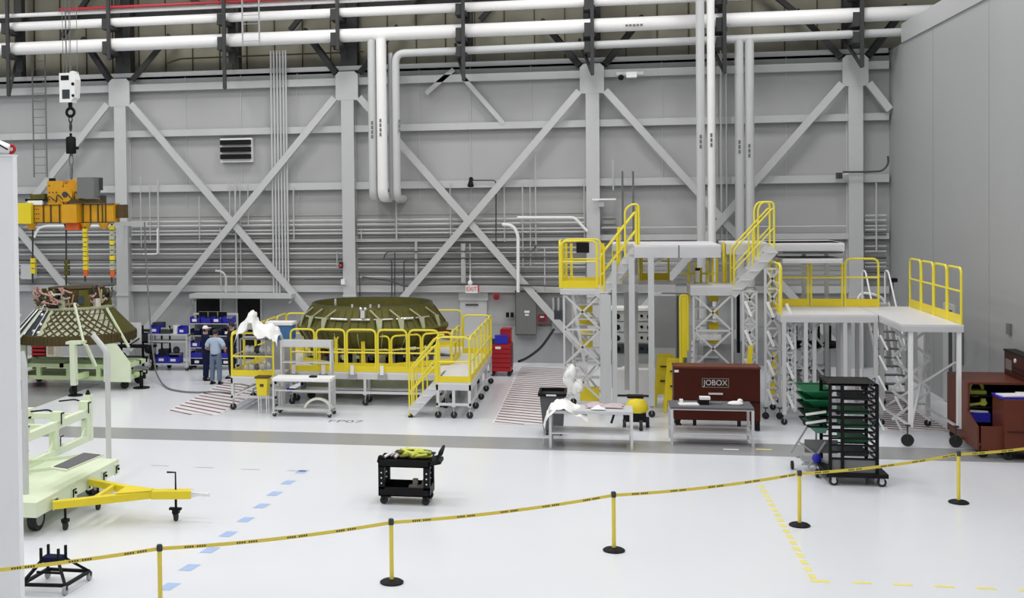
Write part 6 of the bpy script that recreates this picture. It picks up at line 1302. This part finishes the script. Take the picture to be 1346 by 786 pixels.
# ------------------------------------------------------------------ black utility cart
u0,u1,v0,v1 = -4.18,-3.2,21.8,22.45
t = thing('utility_cart','small black two-shelf utility cart standing alone on the white floor','cart',(-3.7,22.1,0))
def tray(x0,x1,y0,y1,z0,z1,name,m='black'):
    MB().box(x0,x1,y0,y1,z0,z0+0.02).box(x0,x1,y0,y0+0.02,z0,z1).box(x0,x1,y1-0.02,y1,z0,z1).box(x0,x0+0.02,y0,y1,z0,z1).box(x1-0.02,x1,y0,y1,z0,z1).build(name,m,t)
tray(u0,u1,v0,v1,0.17,0.34,'lower_shelf'); tray(u0,u1,v0,v1,0.72,0.85,'upper_shelf')
for x in (u0+0.06,u1-0.06):
    for y in (v0+0.05,v1-0.05):
        l = MB().box(x-0.06,x+0.06,y-0.05,y+0.05,0.3,0.73).build('leg','black',t)
        for k in range(3): MB().box(x-0.012,x+0.012,y-0.054,y-0.05,0.4+k*0.1,0.425+k*0.1).build('hole','sign_white',l)
MB().path(fillet([(u1,v0+0.05,0.8),(u1+0.14,v0+0.05,0.84),(u1+0.2,v0+0.05,1.03),(u1+0.2,v1-0.05,1.03),(u1+0.14,v1-0.05,0.84),(u1,v1-0.05,0.8)],0.05,3),0.028,8).build('push_handle','black',t,smooth=True)
MB().slab([(u1,v0+0.1,0.74),(u1+0.2,v0+0.1,0.78),(u1+0.2,v1-0.1,0.78),(u1,v1-0.1,0.74)],0.06).build('tool_holder','black',t)
MB().path(fillet([(u0,v0+0.03,0.8),(u0+0.03,v0+0.03,0.93),(u0+0.1,v0+0.03,0.88)],0.04,3),0.03,7).build('corner_grip','black',t,smooth=True)
casters(t,[(u0+0.09,v0+0.06),(u1-0.09,v0+0.06),(u0+0.09,v1-0.08),(u1-0.09,v1-0.08)],0.075,0.18,'black')
t = thing('yellow_strap_bundle','tangled yellow lifting straps heaped on the black utility cart','strap',(-3.55,22.1,0.86))
for k in range(16):
    cxx = -3.55+rng.uniform(-0.22,0.16); pts = [(cxx+rng.uniform(0.1,0.3)*math.cos(j*1.3+k), 22.1+rng.uniform(0.05,0.22)*math.sin(j*1.3+k), 0.88+rng.uniform(0,0.13)) for j in range(7)]
    MB().path(fillet(pts,0.08,3),0.032,5).build('strap','lime_strap' if k%4 else 'olive',t,smooth=True)
t = thing('white_rag','white and pink rags on the left of the black utility cart','rag',(-3.95,22.1,0.86))
for k in range(4): MB().path(fillet([(-4.08+0.1*k,21.95+0.1*(k%2),0.88),(-3.95+0.08*k,22.1,0.95),(-3.8+0.08*k,22.15-0.1*(k%2),0.88)],0.08,3),0.03,5).build('fold',['sign_white','lilac','sign_white','stone_grey'][k],t,smooth=True)
t = thing('spray_bottle','small dark bottle at the handle end of the utility cart','bottle',(-3.18,21.95,0.8)); MB().cyl((-3.14,21.95,0),0.035,0.8,0.92,10).cyl((-3.14,21.95,0),0.018,0.92,0.97,8).box(-3.18,-3.1,21.93,21.97,0.965,1.0).build('bottle','dark_panel',t)
t = thing('shackle_parts','grey metal brackets lying on the lower shelf of the utility cart','bracket',(-3.42,22.0,0.2)); MB().cbox((-3.45,22.0,0.3),(0.34,0.15,0.1)).cbox((-3.5,22.0,0.4),(0.09,0.1,0.14)).cbox((-3.33,22.0,0.4),(0.08,0.1,0.15),0,0,0.3).build('bracket','stone_grey',t)

# ------------------------------------------------------------------ green trailer with yellow tow bar
t = thing('green_trailer','pale green wheeled transport trailer at the lower left','trailer',(-10.8,21,0))
tx0,tx1,ty0,ty1 = -12.7,-9.58,18.72,22.25
MB().box(tx0,tx1,ty0,ty1,0.56,0.62).build('deck','paler_green',t)
MB().box(tx1-0.1,tx1,ty0,ty1,0.36,0.56).build('side_beam','paler_green',t); MB().box(tx0,tx1-0.1,ty0,ty0+0.1,0.36,0.56).build('end_beam','paler_green',t); MB().box(tx0,tx1-0.1,ty1-0.1,ty1,0.36,0.56).build('end_beam','paler_green',t)
for y in (19.4,20.15,20.85,21.5,22.1):
    MB().box(tx1,tx1+0.03,y-0.09,y+0.09,0.34,0.55).build('lug_plate','paler_green',t); MB().box(tx1+0.03,tx1+0.05,y-0.075,y-0.055,0.38,0.52).box(tx1+0.03,tx1+0.05,y-0.075,y+0.06,0.5,0.52).build('black_trim','black',t); MB().wheel((tx1+0.05,y+0.02,0.45),0.025,0.03).build('bolt','black',t)
for x,y in ((-9.86,19.25),(-9.95,21.8),(-12.4,19.2)):
    MB().wheel((x,y,0.21),0.21,0.14,'x',24).build('wheel','rubber',t,smooth=True); MB().wheel((x,y,0.21),0.13,0.15,'x',18).build('wheel_hub','mid_grey',t.children[-1]); MB().box(x-0.2,x-0.08,y-0.08,y+0.08,0.2,0.4).build('axle_block','olive_light',t)
def gframe(X,y0,y1,zt):
    MB().box(X-0.07,X+0.07,y0,y1,zt-0.16,zt).build('top_rail','paler_green',t); MB().box(X-0.06,X+0.06,y0,y1,0.62,0.76).build('sill','paler_green',t)
    n = 4
    for i in range(n): y = y0+0.08+(y1-y0-0.16)*i/(n-1); MB().box(X-0.07,X+0.07,y-0.08,y+0.08,0.76,zt-0.16).build('stud','paler_green',t)
    for i in range(n-1):
        ya_ = y0+0.16+(y1-y0-0.16)*i/(n-1); yb_ = ya_+(y1-y0-0.32)/(n-1); MB().slab([(X,ya_,0.76),(X,ya_+0.3,0.76),(X,ya_,1.05)],0.03).slab([(X,yb_,0.76),(X,yb_-0.3,0.76),(X,yb_,1.05)],-0.03).build('gusset','paler_green',t)
        MB().box(X+0.07,X+0.085,ya_+0.05,ya_+0.07,0.8,1.0).box(X+0.07,X+0.085,ya_+0.05,ya_+0.2,0.98,1.0).build('black_trim','black',t)
gframe(-11.0,19.2,23.9,1.32); gframe(-12.3,19.2,23.9,1.32)
for y in (19.3,21.0,22.5,23.8):
    MB().box(-12.3,-11.0,y-0.06,y+0.06,1.1,1.22).build('cross_member','paler_green',t)
    c = MB().box(-11.12,-10.9,y-0.09,y+0.09,1.32,1.5).build('saddle','paler_green',t); MB().box(-10.9,-10.88,y-0.08,y-0.06,1.25,1.48).box(-10.9,-10.88,y-0.08,y+0.06,1.46,1.48).build('black_trim','black',c)
    MB().path(fillet([(-11.0,y,1.42),(-11.3,y+0.2,1.5),(-11.7,y+0.2,1.45)],0.1,3),0.018,6).build('strap','black',t)
for y in (19.15,23.95): MB().box(-11.08,-10.92,y-0.07,y+0.07,0.62,1.62).build('corner_post','paler_green',t); MB().cone((-11.0,y,1.62),(-11.0,y,1.72),0.06,0.02).build('post_knob','black',t)
c4 = [G(x,y,0.98) for x,y in ((66,617),(87,620),(137,599),(112,596))]
MB().slab(c4,0.03).build('bench_frame','paler_green',t); cc = sum(c4, Vector())/4
MB().slab([cc+(p-cc)*0.88+Vector((0,0,0.032)) for p in c4],0.008).build('bench_pad','grey_plate',t)
for k in (0,3): MB().bar(cc+(c4[k]-cc)*0.8,(-10.95,(cc+(c4[k]-cc)*0.8).y,0.8),0.04,0.06).build('bench_bracket','paler_green',t)
def mast(px,pxb,yb,pyt,Y,bx,by):
    b = WY(pxb,yb,Y); tp = WY(px,pyt,Y); bt = WY(bx,by,Y)
    MB().path(fillet([(b.x,Y,0.6),(tp.x,Y,tp.z),bt],0.12,4),0.055,12).build('grey_mast','pipe_grey',t,smooth=True)
mast(141,143,600,463,22.3,122,440); mast(32,34,648,478,19.3,28,462)
# tow bar
t = thing('tow_bar','yellow A-frame tow bar on small casters coupled to the green trailer','tow bar',(-8.6,19.9,0))
A = G(100,662,0.5); B = G(156,640,0.5); M_ = G(214,650,0.5); T_ = G(248,649,0.5); E_ = G(268,651,0.5)
A = Vector((tx1+0.06,A.y,0.46)); B = Vector((tx1+0.06,B.y+0.3,0.5)); M_ = Vector((-8.0,M_.y,0.5)); T_ = Vector((-7.3,T_.y,0.5))
MB().bar(A,M_,0.14,0.13).build('near_arm','yellow',t); MB().bar(B,M_,0.12,0.12).build('far_arm','yellow',t); MB().bar(M_,T_,0.22,0.14).build('draw_bar','yellow',t)
MB().bar(A+(M_-A)*0.4,B+(M_-B)*0.4,0.08,0.1).build('cross_bar','yellow',t); MB().slab([A+(M_-A)*0.62+Vector((0,0,0.07)),M_+Vector((0,-0.08,0.07)),M_+Vector((0,0.08,0.07)),B+(M_-B)*0.62+Vector((0,0,0.07))],0.015).build('top_plate','yellow',t)
MB().cone(T_,T_+Vector((0.14,0,0)),0.08,0.03).tube(T_+Vector((0.14,0,0)),T_+Vector((0.34,0,-0.01)),0.035).build('tow_eye','alu_bright',t)
for p in (A+(M_-A)*0.12, B+(M_-B)*0.12, T_+Vector((-0.3,0,0))):
    k = MB().box(p.x-0.06,p.x+0.06,p.y-0.05,p.y+0.05,0.14,0.2).bar((p.x-0.04,p.y,0.17),(p.x-0.02,p.y,0.07),0.02,0.06).build('caster','black',t); MB().wheel((p.x,p.y,0.07),0.07,0.05).build('wheel','rubber',k,smooth=True)
    MB().tube((p.x,p.y,0.2),(p.x,p.y,0.5),0.025).build('caster_stem','black',t)
p = T_+Vector((-0.3,0,0)); MB().path([(p.x,p.y,0.5),(p.x,p.y,0.88),(p.x-0.16,p.y,0.88)],0.018,7).build('jack_crank','black',t); MB().box(p.x-0.12,p.x+0.1,p.y-0.04,p.y+0.04,0.2,0.24).build('jack_foot','black',t)
# ------------------------------------------------------------------ black stand at the lower left corner
Y_ = 16.3; q = lambda x,y,z: G(x,y,z)
t = thing('black_floor_stand','small black wheeled floor stand at the lower left corner, half cut by the frame','stand',(-8.15,Y_,0))
c1_,c2_,c3_ = (-8.45,16.0,0.14),(-7.78,16.05,0.14),(-7.72,16.75,0.14); c4_ = (-8.4,16.75,0.14)
for a,b in ((c1_,c2_),(c2_,c3_),(c3_,c4_),(c4_,c1_)): MB().bar(a,b,0.045,0.045).build('base_bar','black',t)
top = [(-8.28,16.3,0.4),(-8.0,16.3,0.4),(-7.98,16.5,0.4),(-8.26,16.5,0.4)]
for a,b in zip((c1_,c2_,c3_,c4_),top): MB().bar(a,b,0.04,0.04).build('sloping_leg','black',t); MB().bar(b,(b[0],b[1],0.6),0.035,0.035).build('prong','black',t)
MB().box(-8.28,-7.98,16.3,16.5,0.38,0.46).build('centre_block','navy',t)
MB().bar((-8.3,16.2,0.27),(-7.9,16.2,0.27),0.03,0.03).build('tie_bar','black',t)
for x,y,_ in (c1_,c2_,c3_,c4_): MB().wheel((x,y,0.07),0.07,0.04).build('wheel','mid_grey',t,smooth=True); MB().bar((x,y,0.07),(x,y+0.02,0.13),0.06,0.03).build('fork','black',t)
for o in bpy.data.objects:
    if '_local' in o: del o['_local']
